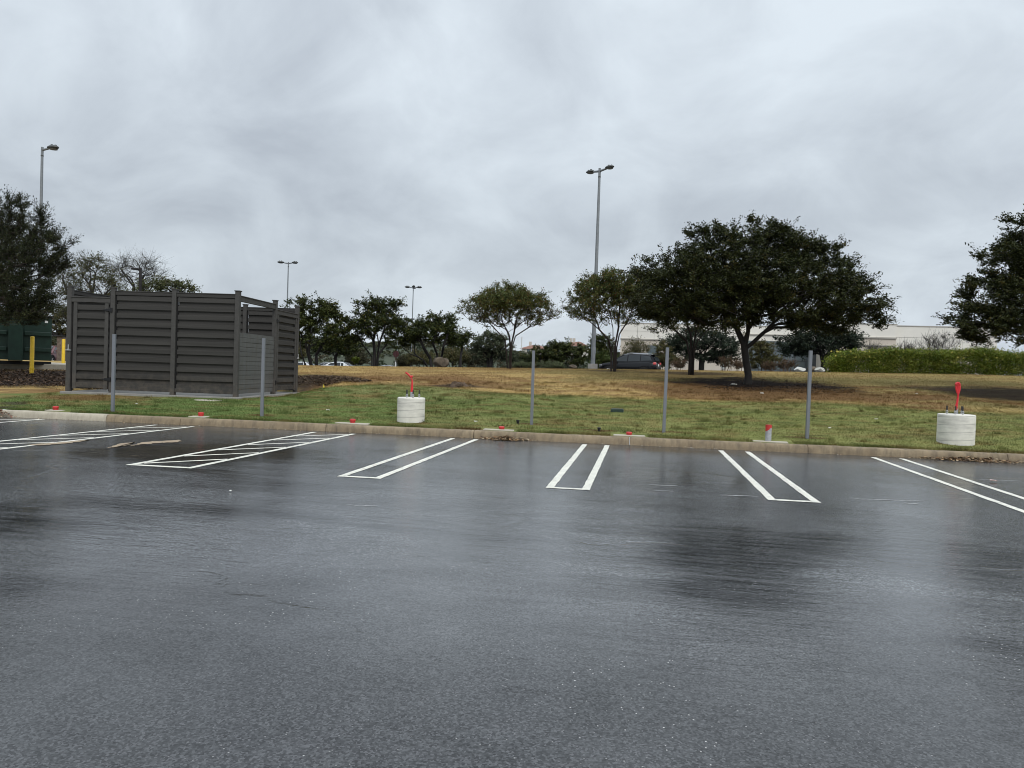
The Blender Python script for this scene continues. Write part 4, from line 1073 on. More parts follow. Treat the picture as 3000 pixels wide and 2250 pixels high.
# ------------------------------------------------------------------ light pole bases
def pedestal(px, py, top, r, lab, bent):
    p = gz(px, py, .16); h = gy(px, top, p[1])[2] - .16; dd_ = ray(px, py); dd_ = dd_ / np.hypot(dd_[0], dd_[1]); p[0] += dd_[0] * r; p[1] += dd_[1] * r
    e = empty('concrete_pole_base', (p[0], p[1], .16), lab, 'pole base', 'concrete pole bases behind the kerb')
    prof = [(r * .985, -.3), (r, 0)]
    n = int(h / .03)
    for i in range(1, n): prof.append((r * (1 + rng.normal(0, .0012)), h * i / n))
    prof += [(r * 1.0, h - .03), (r * .99, h - .012), (r * .955, h), (r * .3, h + .004)]
    m = MB(); m.lathe((0, 0, 0), prof, 56); m.build('footing', CONC, e, smooth=True)
    for sx in (-1, 1):
        for sy in (-1, 1):
            a = .15 if sy > 0 else .075
            m = MB(); x, y = sx * a, sy * .12
            m.tube([(x, y, h - .02), (x + rng.normal(0, .003), y, h + .175)], .017, 8); b_ = m.build('anchor_bolt', M['rebar'], e)
            m = MB(); m.lathe((x, y, h + .012), [(.034, 0), (.034, .006), (.024, .007), (.024, .028), (.02, .03)], 6); m.lathe((x, y, h + .05), [(.034, 0), (.034, .006), (.024, .007), (.024, .028), (.02, .03)], 6)
            m.build('nut', M['steel'], b_)
    m = MB()
    if bent == 'elbow':
        m.tube([(0, 0, h), (0, 0, h + .12), (0, 0, h + .14)], [.03, .03, .028], 12); m.build('conduit', M['pvc'], e)
        m = MB(); pts = [(0, 0, h + .07), (0, 0, h + .13), (.005, 0, h + .24), (.008, 0, h + .33), (.002, 0, h + .40), (-.02, 0, h + .455), (-.05, 0, h + .50), (-.10, 0, h + .545), (-.145, 0, h + .575)]
        m.tube(pts, [.026, .029, .030, .024, .017, .016, .021, .021, .018], 12); m.tube([(-.035, 0, h + .475), (.005, 0, h + .50), (.022, .0, h + .495)], [.019, .025, .014], 10)
        m.tube([(-.15, 0, h + .576), (-.162, 0, h + .58)], [.028, .02], 10)
        m.build('red_tape', M['red'], e, smooth=True)
    else:
        m.tube([(0, 0, h), (0, 0, h + .12)], [.026, .026], 12); m.build('conduit', M['pvc'], e)
        m = MB(); m.tube([(-.005, 0, h + .06), (-.012, 0, h + .10), (-.01, 0, h + .18), (.0, 0, h + .25), (.008, 0, h + .33), (.012, 0, h + .43), (.012, 0, h + .50)], [.026, .031, .028, .022, .020, .021, .025], 12)
        loop = [(-.008, -.006, h + .46), (-.028, -.01, h + .53), (-.042, -.012, h + .60), (-.045, -.008, h + .645), (-.03, 0, h + .672), (-.005, .005, h + .682), (.02, .008, h + .672), (.037, .008, h + .645), (.04, .006, h + .59), (.034, .003, h + .53), (.02, 0, h + .46)]
        m.tube(loop, [.018, .019, .02, .02, .021, .022, .022, .023, .024, .024, .022], 10)
        m.tube([(.005, .012, h + .49), (.0, .012, h + .56), (-.004, .012, h + .655)], [.022, .034, .026], 10)
        m.build('red_tape', M['red'], e, smooth=True)
    return e


CONC = mat('spiral_formed_concrete', (.66, .64, .57), .85, .10, 6, .25, 55)
nt = CONC.node_tree; N = nt.nodes; L = nt.links; b = N['Principled BSDF']
tc = N.new('ShaderNodeTexCoord'); sp = N.new('ShaderNodeSeparateXYZ'); L.new(tc.outputs['Object'], sp.inputs[0])
zz = N.new('ShaderNodeMath'); zz.operation = 'MULTIPLY_ADD'; zz.inputs[1].default_value = 5.9
L.new(sp.outputs['Z'], zz.inputs[0])
xx = N.new('ShaderNodeMath'); xx.operation = 'MULTIPLY'; xx.inputs[1].default_value = -.45; L.new(sp.outputs['X'], xx.inputs[0]); L.new(xx.outputs[0], zz.inputs[2])
fr = N.new('ShaderNodeMath'); fr.operation = 'FRACT'; L.new(zz.outputs[0], fr.inputs[0])
sm = N.new('ShaderNodeMapRange'); sm.inputs['From Min'].default_value = .0; sm.inputs['From Max'].default_value = .075; sm.inputs['To Min'].default_value = 1; sm.inputs['To Max'].default_value = 0
L.new(fr.outputs[0], sm.inputs['Value'])
nn = N.new('ShaderNodeTexNoise'); nn.inputs['Scale'].default_value = 2.2; nn.inputs['Detail'].default_value = 6
mpn = N.new('ShaderNodeMapping'); mpn.inputs['Scale'].default_value = (1, 1, 5); L.new(tc.outputs['Object'], mpn.inputs['Vector']); L.new(mpn.outputs['Vector'], nn.inputs['Vector'])
sr = N.new('ShaderNodeMapRange'); sr.inputs['From Min'].default_value = .48; sr.inputs['From Max'].default_value = .75; sr.inputs['To Max'].default_value = .38; L.new(nn.outputs['Fac'], sr.inputs['Value'])
ad = N.new('ShaderNodeMath'); ad.operation = 'MAXIMUM'; L.new(sm.outputs['Result'], ad.inputs[0]); L.new(sr.outputs['Result'], ad.inputs[1])
mx = N.new('ShaderNodeMix'); mx.data_type = 'RGBA'; mx.inputs['B'].default_value = (.17, .16, .14, 1)
L.new(ad.outputs[0], mx.inputs['Factor']); L.new(b.inputs['Base Color'].links[0].from_socket, mx.inputs['A']); L.new(mx.outputs['Result'], b.inputs['Base Color'])
pedestal(1203, 1246, 1166, .325, 'round concrete pole base whose red taped conduit bends to the left', 'elbow')
pedestal(2798, 1314, 1215, .362, 'wide concrete pole base with an upright looped red conduit, at far right', 'loop')

# small concrete pads with capped red pipes
for i, (px, py, w, lab) in enumerate([(165, 1203, .9, 'red pipe cap on a pad at far left, just behind the pale new kerb'), (590, 1220, .7, 'squashed red pipe cap low in the grass in front of the enclosure'),
                                      (1034, 1238, 1.3, 'red pipe cap on a pad left of the elbow conduit pole base'), (1470, 1255, 1.1, 'red pipe cap on a pad just left of the third grey post'), (1843, 1272, 1.1, 'flat red pipe cap on a pad just left of the fourth grey post')]):
    p = gz(px, py, .19); Y = float(kerb_y(p[0])) + .42
    p = gy(px, py, Y); e = empty('capped_pipe', (p[0], Y, .17), lab, 'pipe cap', 'capped pipes on small concrete pads')
    m = MB(); m.box((.05 * (i % 3 - 1), 0, 0), (w * .62, .44, .035), rng.normal(0, .06), bev=.01); m.build('pad', M['pad'], e)
    m = MB(); hh = .075 if i < 3 else .05
    m.lathe((0, -.02, .02), [(.058, 0), (.058, hh * .45), (.068, hh * .5), (.068, hh), (.045, hh + .012)], 16); m.build('cap', M['redc'], e, smooth=True)
p = gy(2250, 1286, float(kerb_y(2.8)) + .42); e = empty('capped_pipe', (p[0], p[1], .17), 'tall grey upright pipe stub with a torn red tape collar', 'pipe', 'capped pipes on small concrete pads')
m = MB(); m.box((.03, 0, 0), (.72, .44, .035), -.08, bev=.01); m.build('pad', M['pad'], e)
m = MB(); m.lathe((0, -.03, .02), [(.062, 0), (.063, .08), (.062, .2), (.0635, .3), (.062, .33)], 20); m.build('pipe', M['pvc'], e, smooth=True)
m = MB(); n = 20; vs = []; fs = []
for k in range(n):
    a = 2 * math.pi * k / n; lo = .355 - .055 - .07 * max(0, math.cos(a - 3.6)) - .012 * (k % 2)
    for z in (lo, .36): vs.append((.066 * math.cos(a), -.03 + .066 * math.sin(a), z))
for k in range(n): fs.append((2 * k, (2 * k + 2) % (2 * n), (2 * k + 3) % (2 * n), 2 * k + 1))
fs.append(tuple(range(1, 2 * n, 2))); m.add(vs, fs); m.build('tape_collar', M['redc'], e)

# ------------------------------------------------------------------ small things on the ground
def scrap(px, py, s, lab, onlot=False, name='litter', mt='litter', cat='litter'):
    p = gz(px, py, .02) if onlot else (T(px, py) + np.array([0, 0, .045]))
    m = MB(); k = 9; vs = [(0, 0, s * .25)]; rr = np.random.default_rng(int(px))
    for i in range(k):
        a = 2 * math.pi * i / k; r = s * rr.uniform(.6, 1.1); vs.append((r * math.cos(a), r * .7 * math.sin(a), rr.uniform(-.1, .35) * s))
    vs += [(v[0] * .9, v[1] * .9, v[2] - s * .22) for v in vs]
    fs = [(0, 1 + i, 1 + (i + 1) % k) for i in range(k)] + [(k + 1, k + 2 + (i + 1) % k, k + 2 + i) for i in range(k)]
    fs += [(1 + i, k + 2 + i, k + 2 + (i + 1) % k, 1 + (i + 1) % k) for i in range(k)]
    m.add(vs, fs); return tag(m.build(name, M[mt], loc=p), lab, cat, 'scraps of litter')


scrap(960, 1206, .055, 'white paper scrap in the green grass right of the enclosure'); scrap(1393, 1241, .05, 'white paper strip near the kerb between pole base and third post')
scrap(2430, 1259, .05, 'white paper scrap in the grass right of the last grey post'); scrap(2232, 1156, .07, 'white scrap on the rusty grass below the live oak trunk')
scrap(2150, 1130, .12, 'pale stone at the foot of the live oak trunk', name='stone', cat='stone'); scrap(2685, 1157, .05, 'tiny white scrap on the brown slope left of the looped red conduit')
scrap(400, 1188, .035, 'tiny white scrap in the grass right of the leftmost grey post'); scrap(2567, 1233, .05, 'white scrap in the pale grass left of the far right pole base')
M['wrapper_pink'] = mat('pinkish_wrapper', (.55, .40, .36), .5, .4, 60, .3, 90)
scrap(2910, 1409, .06, 'crumpled pinkish wrapper lying on the asphalt at right', True, 'wrapper', 'wrapper_pink', 'wrapper')
scrap(675, 1437, .022, 'thin white scrap lying on the asphalt below the hatched aisle', True)
for px, py, lab in [(1517, 1242, 'black sprinkler head left of the third grey post'), (1755, 1264, 'black sprinkler head left of the flat red cap')]:
    p = T(px, py); m = MB(); m.lathe((0, 0, 0), [(.03, 0), (.03, .05), (.042, .055), (.042, .085), (.02, .09)], 12); tag(m.build('sprinkler_head', M['black'], smooth=True, loc=p), lab, 'sprinkler', 'black sprinkler heads')
p = T(1808, 1206); e = empty('valve_box', p, 'dark green irrigation valve box sunk in the grass', 'valve box')
m = MB(); m.box((0, 0, .02), (.34, .26, .09), bev=.01); m.build('rim', M['boxgreen'], e); m = MB(); m.box((0, -.005, .072), (.30, .22, .018), bev=.006); m.build('lid', M['boxgreen'], e)
p = T(945, 1140); e = empty('marker_flag', p, 'small yellow marker flag in the grass right of the enclosure', 'flag')
m = MB(); m.tube([(0, 0, -.05), (.01, 0, .16)], .003, 5); m.build('wire', M['steel'], e)
m = MB(); m.add([(.01, 0, .06), (.012, 0, .16), (.06, .01, .10), (.05, .004, .04), (.01, .004, .06), (.012, .004, .16), (.06, .014, .10), (.05, .008, .04)], [(0, 1, 2, 3), (7, 6, 5, 4), (0, 4, 5, 1), (1, 5, 6, 2), (2, 6, 7, 3), (3, 7, 4, 0)]); m.build('flag', M['yflag'], e)
# stump with splintered roots
p = T(1340, 1133); e = empty('tree_stump', p, 'low splintered tree stump in the brown slope', 'stump'); rr = np.random.default_rng(3)
m = MB(); n = 22; vs = []; fs = []
for j, (r, z) in enumerate([(.36, -.08), (.27, .05), (.22, .12), (.2, .15)]):
    for k in range(n):
        a = 2 * math.pi * k / n; q = r * (1 + .22 * math.sin(3 * a + 1) + rr.normal(0, .07)); vs.append((q * math.cos(a), q * math.sin(a) * .8, z + rr.normal(0, .025) * (j > 0)))
for j in range(3):
    for k in range(n): fs.append((j * n + k, j * n + (k + 1) % n, (j + 1) * n + (k + 1) % n, (j + 1) * n + k))
fs.append(tuple(range(3 * n, 4 * n))); m.add(vs, fs); m.build('stump_body', M['stump'], e)
m = MB()
for k in range(26):
    a = rr.uniform(0, 6.28); r0 = rr.uniform(.15, .5); q = (r0 * math.cos(a), r0 * math.sin(a) * .7, rr.uniform(.0, .10)); b2 = rr.uniform(0, 6.28); l = rr.uniform(.15, .4)
    m.tube([q, (q[0] + l * math.cos(b2), q[1] + l * .6 * math.sin(b2), q[2] + rr.uniform(-.05, .06))], [.014, .005], 5)
m.build('splinters', M['stump'], e)


def scatter(name, n, fn, sz, cols, lab, cat, seed, zf, up=1.6, group=None, asp=.5, layers=.03):
    rg = np.random.default_rng(seed); P = fn(rg, n); P = np.stack([P[0], P[1], zf(P[0], P[1]) + np.abs(rg.normal(0, 1, len(P[0]))) * layers], 1)
    V = leaf_mesh(P, sz, asp, rg, up); ca = np.array(cols); c = ca[rg.integers(0, len(ca), len(P))] * rg.uniform(.6, 1.4, (len(P), 1))
    o = np_mesh(name, V, np.arange(len(V)).reshape(-1, 4), LEAF, col=np.repeat(c, 4, 0)); return tag(o, lab, cat, group, kind='stuff')


BR = [(.20, .12, .06), (.13, .075, .04), (.30, .20, .11), (.07, .045, .03), (.42, .33, .22)]
def leafpile(px0, px1, n, lab, seed, sy=.13, red=False):
    xa = gz(px0, 1300, .05)[0]; xb = gz(px1, 1300, .05)[0]
    def fn(rg, n):
        x = rg.normal((xa + xb) / 2, (xb - xa) / 4, n); return x, kerb_y(x) - .03 - np.abs(rg.normal(0, sy, n))
    scatter('leaf_litter', n, fn, .085, BR if not red else BR + [(.22, .06, .035)] * 2, lab, 'fallen leaves', seed, lambda x, y: .012 + .05 * np.clip(1 - (kerb_y(x) - y) / .16, 0, 1) * np.exp(-((x - (xa + xb) / 2) / (xb - xa) * 3) ** 2), group='fallen leaves gathered along the kerb', layers=.012)
leafpile(1375, 1510, 420, 'fallen brown leaves against the kerb behind the third double line', 61); leafpile(2585, 2770, 520, 'fallen brown leaves against the kerb below the far right pole base', 62)
def fnc(rg, n):
    t = np.abs(rg.normal(0, .33, n)); a = rg.uniform(-2.6, -.05, n); return cx0 + t * np.cos(a) - .05, cy0 - .04 + t * np.sin(a) * .8
scatter('leaf_litter', 420, fnc, .07, BR + [(.22, .06, .035)] * 3, 'reddish leaf pile in the inside corner of the kerb', 'fallen leaves', 63, lambda x, y: .01 + .16 * np.exp(-((x - cx0) ** 2 + (y - cy0) ** 2) / .09), group='fallen leaves gathered along the kerb', layers=.02)
def fnk(rg, n):
    x = rg.uniform(-14, 9, n); return x, kerb_y(x) - .02 - np.abs(rg.normal(0, .07, n))
scatter('kerb_debris', 900, fnk, .028, BR + [(.4, .38, .33)], 'crumbs of grit and leaf along the foot of the kerb', 'debris', 64, lambda x, y: .006 + 0 * x, layers=.006)
MU = [(.055, .038, .028), (.035, .026, .021), (.085, .055, .036), (.13, .085, .055)]
def inblob(ctrs):
    def fn(rg, n):
        o = []
        for (px, py, rx, ry) in ctrs:
            p = T(px, py); k = n // len(ctrs); a = rg.uniform(0, 6.28, k); r = np.sqrt(rg.uniform(0, 1, k)); o.append(np.stack([p[0] + rx * r * np.cos(a), p[1] + ry * r * np.sin(a)]))
        o = np.concatenate(o, 1); kp = not_built(o[0], o[1]); return o[0][kp], o[1][kp]
    return fn
scatter('mulch', 9000, inblob([(90, 1115, 3.3, 1.9), (20, 1098, 3.6, 2.6), (170, 1100, 2.0, 2.0)]), .13, MU, 'dark bark mulch bed below the green container', 'mulch', 65, hgt, up=.7, asp=.32)
scatter('mulch', 2600, inblob([(930, 1110, 1.6, 1.1), (1000, 1116, 1.2, .6)]), .12, MU + [(.16, .12, .08)], 'heap of dark wood chips and twigs right behind the enclosure', 'mulch', 66, hgt, up=.5, asp=.22)
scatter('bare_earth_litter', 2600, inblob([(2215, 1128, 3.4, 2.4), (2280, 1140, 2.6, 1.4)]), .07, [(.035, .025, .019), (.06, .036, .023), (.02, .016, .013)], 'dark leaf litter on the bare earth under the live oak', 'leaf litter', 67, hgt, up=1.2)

# washed sand on the asphalt
def sandpatch(poly, lab, seed):
    rr = np.random.default_rng(seed); pts = [gz(*q)[:2] for q in poly]; out = []
    for i in range(len(pts)):
        a = np.array(pts[i]); b2 = np.array(pts[(i + 1) % len(pts)])
        for t in np.arange(0, 1, .14): out.append(a + (b2 - a) * t + rr.normal(0, .025, 2))
    m = MB(); m.add([(x, y, .0085) for x, y in out], [tuple(range(len(out)))]); return tag(m.build('washed_sand', M['sand']), lab, 'sand', 'washed sand on the asphalt', 'structure')
sandpatch([(312, 1313), (352, 1301), (392, 1297), (380, 1303), (345, 1311)], 'left patch of tan sand washed over the asphalt between the hatched aisles', 1)
sandpatch([(384, 1306), (420, 1296), (470, 1293), (527, 1290), (522, 1296), (465, 1299), (425, 1302)], 'right patch of tan sand washed over the asphalt between the hatched aisles', 2)
sandpatch([(75, 1305), (150, 1299), (215, 1293), (258, 1290), (240, 1295), (180, 1301), (120, 1306)], 'tan sand smeared over the far left hatched aisle line', 3)

def streak_patch(px0, px1, py, w, lab, seed):
    rr = np.random.default_rng(seed); a = gz(px0, py)[:2]; c = gz(px1, py + (px1 - px0) * .035)[:2]; m = MB(); d = c - a; ln = np.hypot(*d); d /= ln; nn_ = np.array([-d[1], d[0]])
    k = int(ln / .035); up_, lo_ = [], []
    for i in range(k + 1):
        p = a + d * ln * i / k; e = math.sin(math.pi * i / k) ** .5 * w * rr.uniform(.25, 1.0) + .002; o_ = rr.normal(0, .006); up_.append(p + nn_ * (e + o_)); lo_.append(p + nn_ * (o_ - e))
    m.add([(x, y, .0045) for x, y in up_] + [(x, y, .0045) for x, y in lo_], [(i, k + 1 + i, k + 2 + i, i + 1) for i in range(k)])
    return tag(m.build('paint_remnant', M['oldpaint']), lab, 'road marking', 'faint remnants of old white paint', 'structure')


for (a_, c_, y_, w_, lab_) in [(1900, 1985, 1421, .016, 'faint white paint remnant right of the centre double line'), (1918, 1975, 1438, .010, 'fainter white paint remnant just below the other, right of the centre double line'), (2112, 2222, 1451, .02, 'white paint remnant touching the left foot of the slanting double line'),
                               (2500, 2710, 1462, .012, 'long broken white paint remnant between the two rightmost double lines'), (2645, 2690, 1475, .018, 'short white paint dash below the long remnant at right'), (2860, 2985, 1405, .012, 'thin white paint remnant beside the pinkish wrapper'), (1015, 1110, 1480, .008, 'barely visible pale paint dash below the left double line')]:
    streak_patch(a_, c_, y_, w_, lab_, int(a_))
# ------------------------------------------------------------------ left yard: container, bollards, pillar
Yd = 27.0
c0 = gy(150, 1066, Yd); zc = float(c0[2])
dp = MB(); dp.box((c0[0] - 2.4, Yd + 3.5, zc - .16), (9.4, 7.6, .30), .05, bev=.02)
tag(dp.build('dumpster_pad', M['pad']), 'concrete pad and low edge under the green container', 'pad', kind='structure')
zc -= .005
W_ = 2.75; HC = gy(150, 932, Yd)[2] - zc; DC = 2.2
e = empty('roll_off_container', (c0[0], Yd, zc), 'big ribbed dark green steel waste container under the cedar', 'container', rz=.74)
m = MB(); m.box((-W_ / 2 - .35, DC / 2, HC / 2 + .08), (W_ + .7, DC, HC - .1), bev=.015); m.build('shell', M['green'], e)
m = MB()
for z in (HC * .30, HC * .64):
    for x0, x1 in ((-.95, -.02), (-2.95, -1.55)):
        m.box(((x0 + x1) / 2, -.05, z), (x1 - x0, .10, .17), bev=.02)
m.build('ribs', M['green'], e)
m = MB(); m.box((-1.25, -.10, HC * .44), (.50, .20, HC * .78), bev=.02); m.build('hydraulic_column', M['green'], e)
m = MB(); m.box((-W_ / 2 - .35, DC / 2, HC + .045), (W_ + .82, DC + .12, .035), bev=.008); m.build('lid', M['darkmetal'], e)
m = MB(); m.box((-W_ / 2 - .35, .06, .02), (W_ + .7, .16, .14)); m.build('skid', M['gap'], e)
m = MB(); m.box((-.20, -.008, HC - .16), (.11, .012, .11)); m.build('sticker', M['white'], e)


def text(s, size, mt, parent, loc, rx=math.pi / 2, name='lettering', ext=.003):
    cu = bpy.data.curves.new(name, 'FONT'); cu.body = s; cu.size = size; cu.extrude = ext; cu.align_x = 'CENTER'; cu.resolution_u = 2
    o = bpy.data.objects.new(name, cu); COL.objects.link(o)
    dg = bpy.context.evaluated_depsgraph_get(); me = bpy.data.meshes.new_from_object(o.evaluated_get(dg)); bpy.data.objects.remove(o)
    me.materials.clear(); me.materials.append(mt); o = bpy.data.objects.new(name, me); COL.objects.link(o); o.parent = parent
    o.location = loc; o.rotation_euler = (rx, 0, 0); return o


text('VSG-A-23', .13, M['white'], e, (-2.1, -.012, HC - .24))
for (px, py, ty, Y, lab) in [(93, 1082, 985, 24.2, 'nearer yellow bollard standing in the mulch'), (185, 1068, 993, 31.0, 'farther yellow bollard beside the enclosure end')]:
    p = gy(px, py, Y); h = gy(px, ty, Y)[2] - p[2]; e = empty('bollard', p, lab, 'bollard', 'yellow bollards by the container')
    m = MB(); m.lathe((0, 0, 0), [(.073, -.3), (.075, .06), (.072, .07), (.072, h - .03), (.06, h - .008), (.02, h)], 20); m.build('sleeve', M['yellow'], e, smooth=True)
    m = MB(); m.lathe((0, 0, .0), [(.084, -.02), (.084, .05), (.074, .06)], 20); m.build('base_collar', M['yellow'], e, smooth=True)
Yp = 40; p0 = gy(183, 1054, Yp); h = gy(183, 984, Yp)[2] - p0[2]; e = empty('stone_pillar', (p0[0], Yp, p0[2] - .1), 'stone pillar with a flat dark cap behind the far bollard', 'pillar')
m = MB(); m.box((0, 0, h / 2), (.46, .46, h + .1), bev=.02); m.build('shaft', M['stone'], e); m = MB(); m.box((-.05, 0, h + .08), (.66, .66, .06), bev=.01); m.build('cap', M['darkmetal'], e)

# ------------------------------------------------------------------ lamp poles
def lamp_head(parent, c, ang, s=1.0):
    """flat street luminaire at c pointing along ang, ballast lumps on its back"""
    ca, sa = math.cos(ang), math.sin(ang); m = MB(); n = 16; vs = []; fs = []
    prof = [(0, -.10), (.10, -.10), (.30, -.085), (.40, -.02), (.385, .03), (.28, .09), (.08, .12), (0, .12)]
    for i, (r, z) in enumerate(prof):
        for k in range(n):
            a = 2 * math.pi * k / n; x = r * math.cos(a) * 1.05 + .38; y = r * math.sin(a) * .62
            vs.append((c[0] + s * (ca * x - sa * y), c[1] + s * (sa * x + ca * y), c[2] + s * z))
    for i in range(len(prof) - 1):
        for k in range(n): fs.append((i * n + k, i * n + (k + 1) % n, (i + 1) * n + (k + 1) % n, (i + 1) * n + k))
    m.add(vs, fs); 
    for (x, y, z, r) in [(.30, 0, .12, .09), (.52, .05, .10, .08)]:
        m.lathe((c[0] + s * (ca * x - sa * y), c[1] + s * (sa * x + ca * y), c[2] + s * (z - .03)), [(r * s, 0), (r * s, .07 * s), (r * .5 * s, .10 * s)], 10)
    h = m.build('lamp_head', M['lampgrey'], parent, smooth=True)
    m = MB(); m.lathe((c[0] + s * ca * .38, c[1] + s * sa * .38, c[2] - s * .105), [(.28 * s, 0), (.22 * s, -.03 * s), (.1 * s, -.045 * s)], 16); m.build('lens', M['lens'], h, smooth=True)


def lamp_pole(px, base_y, top_y, Y, angs, lab, r0=.13, r1=.075, basebox=True, s=1.0, group='tall galvanized lamp poles'):
    pt = gy(px, top_y, Y); gx = pt[0]; gz_ = float(hgt(gx, Y)) if base_y is None else gy(px, base_y, Y)[2]
    h = pt[2] - gz_; e = empty('lamp_pole', (gx, Y, gz_), lab, 'lamp pole', group)
    m = MB(); m.tube([(0, 0, 0), (0, 0, h * .5), (0, 0, h - .55)], [r0, (r0 + r1) / 2, r1], 12); m.build('shaft', M['galv'], e, smooth=True)
    m = MB(); m.tube([(0, 0, h - .55), (0, 0, h - .48)], [r1 * 1.12, r1 * 1.12], 12); m.build('collar', M['lampgrey'], e)
    m = MB(); m.tube([(0, 0, h - .48), (0, 0, h + .02)], [r1 * 1.02, r1 * 1.02], 12)
    for a in angs:
        m.tube([(0, 0, h - .16), (math.cos(a) * .55, math.sin(a) * .55, h - .10)], [.075, .06], 8)
    m.build('arm', M['galv'], e, smooth=True)
    for a in angs: lamp_head(e, (math.cos(a) * .5, math.sin(a) * .5, h - .05), a, s)
    if basebox:
        m = MB(); m.box((0, 0, .06), (.56, .56, .32), bev=.02); m.build('footing', M['footing'], e)
        m = MB(); m.box((r0 * .9, -.02, 1.05), (.08, .10, .38), bev=.01); m.build('handhole_box', M['galv'], e)
    return e


lamp_pole(1757, 1077, 494, 46, [math.radians(140), math.radians(-38)], 'tallest lamp pole in the middle with two lamp heads, rising behind a crape myrtle', .14, .075, s=.8)
lamp_pole(124, None, 432, 40, [math.radians(-8)], 'lamp pole with one lamp head at far left above the cedar', .12, .075, group='tall galvanized lamp poles')
lamp_pole(845, None, 768, 82, [math.radians(200), math.radians(-5)], 'two headed lamp pole rising behind the right end of the enclosure', .10, .06)
lamp_pole(1211, None, 840, 103, [math.radians(185), math.radians(5), math.radians(-70), math.radians(100)], 'four headed distant lamp pole above the leaning dark tree', .10, .06)
lamp_pole(506, None, 822, 106, [math.radians(185), math.radians(-5)], 'small distant two headed lamp peeping over the pale green tree', .10, .06)
lamp_pole(1167, None, 921, 161, [math.radians(185), math.radians(0)], 'tiniest distant lamp pole between the dark bushy trees', .10, .06)
# dark shoebox lamp behind the enclosure
Yb = 49; pt = gy(412, 784, Yb); g0 = float(hgt(pt[0], Yb)); e = empty('shoebox_lamp', (pt[0], Yb, g0), 'dark brown lamp with one flat shoebox head over the enclosure', 'lamp pole'); h = pt[2] - g0
m = MB(); m.box((0, 0, h / 2), (.15, .15, h), bev=.01); m.build('shaft', M['bronze'], e)
m = MB(); m.box((-.12, 0, h - .11), (.2, .06, .08)); m.build('arm', M['bronze'], e)
m = MB(); m.box((-.44, 0, h - .10), (.52, .40, .13), bev=.04); m.build('lamp_head', M['bronze'], e)
# flag pole, small far lamp
Yf = 150; pt = gy(1529, 990, Yf); g0 = float(hgt(pt[0], Yf)); e = empty('flag_pole', (pt[0], Yf, g0), 'thin white pole far away right of the lone crape myrtle', 'pole')
m = MB(); m.tube([(0, 0, 0), (0, 0, pt[2] - g0)], [.16, .10], 8); m.build('shaft', M['whitepost'], e); m = MB(); m.lathe((0, 0, pt[2] - g0), [(.05, 0), (.16, .12), (.05, .24)], 8); m.build('finial', M['whitepost'], e)
# maroon octagon seen from behind, red plate on the far pole
Ys = 88; p = gy(1160, 1037, Ys); g0 = float(hgt(p[0], Ys)); e = empty('octagonal_sign', (p[0], Ys, g0), 'maroon octagonal road sign seen from behind on a white post', 'road sign'); hz = p[2] - g0
m = MB(); R_ = .42; m.add([(R_ * math.cos(math.pi / 8 + k * math.pi / 4), y, hz + R_ * math.sin(math.pi / 8 + k * math.pi / 4)) for y in (0, .03) for k in range(8)], [tuple(range(8)), tuple(range(15, 7, -1))] + [(k, (k + 1) % 8, 8 + (k + 1) % 8, 8 + k) for k in range(8)])
m.build('sign_plate', M['maroon'], e); m = MB(); m.tube([(0, -.06, 0), (0, -.06, hz - .75)], .085, 8); m.build('post', M['whitepost'], e)
m = MB(); m.tube([(0, -.06, hz - .75), (0, -.06, hz + .35)], .085, 8); m.build('post_sleeve', M['maroon'], e)
Yr = 102.6; p = gy(1205, 1043, Yr); e = empty('red_plate_sign', (p[0], Yr, p[2]), 'small red plate strapped to the far four headed lamp pole', 'sign')
m = MB(); s_ = .30; m.add([(s_ * a, y, s_ * b_) for y in (-.02, .02) for a, b_ in ((0, -1), (1, 0), (0, 1), (-1, 0))], [(3, 2, 1, 0), (4, 5, 6, 7), (0, 1, 5, 4), (1, 2, 6, 5), (2, 3, 7, 6), (3, 0, 4, 7)]); m.build('plate', M['redc'], e)
m = MB(); m.lathe((0, .35, -.05), [(.19, 0), (.19, .1)], 12); m.build('strap', M['steel'], e)
# boulder, pale rocks
def rock(px, py, rx, ry, Y, lab, mt, seed, name='boulder', grp=None):
    c = gy(px, py, Y); s = Y / F; rr = np.random.default_rng(seed); bm = bmesh.new(); bmesh.ops.create_icosphere(bm, subdivisions=4, radius=1)
    cuts = [(lambda v: (v / np.linalg.norm(v)))(rr.normal(0, 1, 3)) for _ in range(9)]; dd = rr.uniform(.55, .9, 9)
    for v in bm.verts:
        q = np.array(v.co)
        for n_, d_ in zip(cuts, dd):
            t = q @ n_ - d_
            if t > 0: q = q - n_ * t * .9
        q = q * (1 + .10 * (vnoise(q[0] * 3 + 9, q[1] * 3 + q[2] * 2.3, seed, 4) - .5))
        v.co = (q[0] * rx * s, q[1] * rx * s * .8, q[2] * ry * s * 1.25)
    me = bpy.data.meshes.new(name); bm.to_mesh(me); bm.free(); me.materials.append(M[mt]); o = bpy.data.objects.new(name, me); COL.objects.link(o); o.location = c; return tag(o, lab, 'rock', grp)


rock(1292, 1062, 25, 15, 43, 'rough brown limestone boulder on the crest', 'rock', 4)
rock(2343, 1082, 16, 7, 44, 'white flat boulder on the crest left of the hedge end', 'litter', 8); rock(2378, 1080, 12, 7, 46, 'small dark boulder between the white boulder and the rightmost post', 'rock', 9); rock(2402, 1084, 14, 6, 44, 'pale grey boulder at the foot of the hedge end', 'concrete', 10)
rock(2118, 1076, 7, 7, 62, 'small white block by the reddish shrub', 'litter', 12); rock(1680, 1074, 14, 5, 47, 'low grey stone left of the tall pole footing', 'rock', 13)

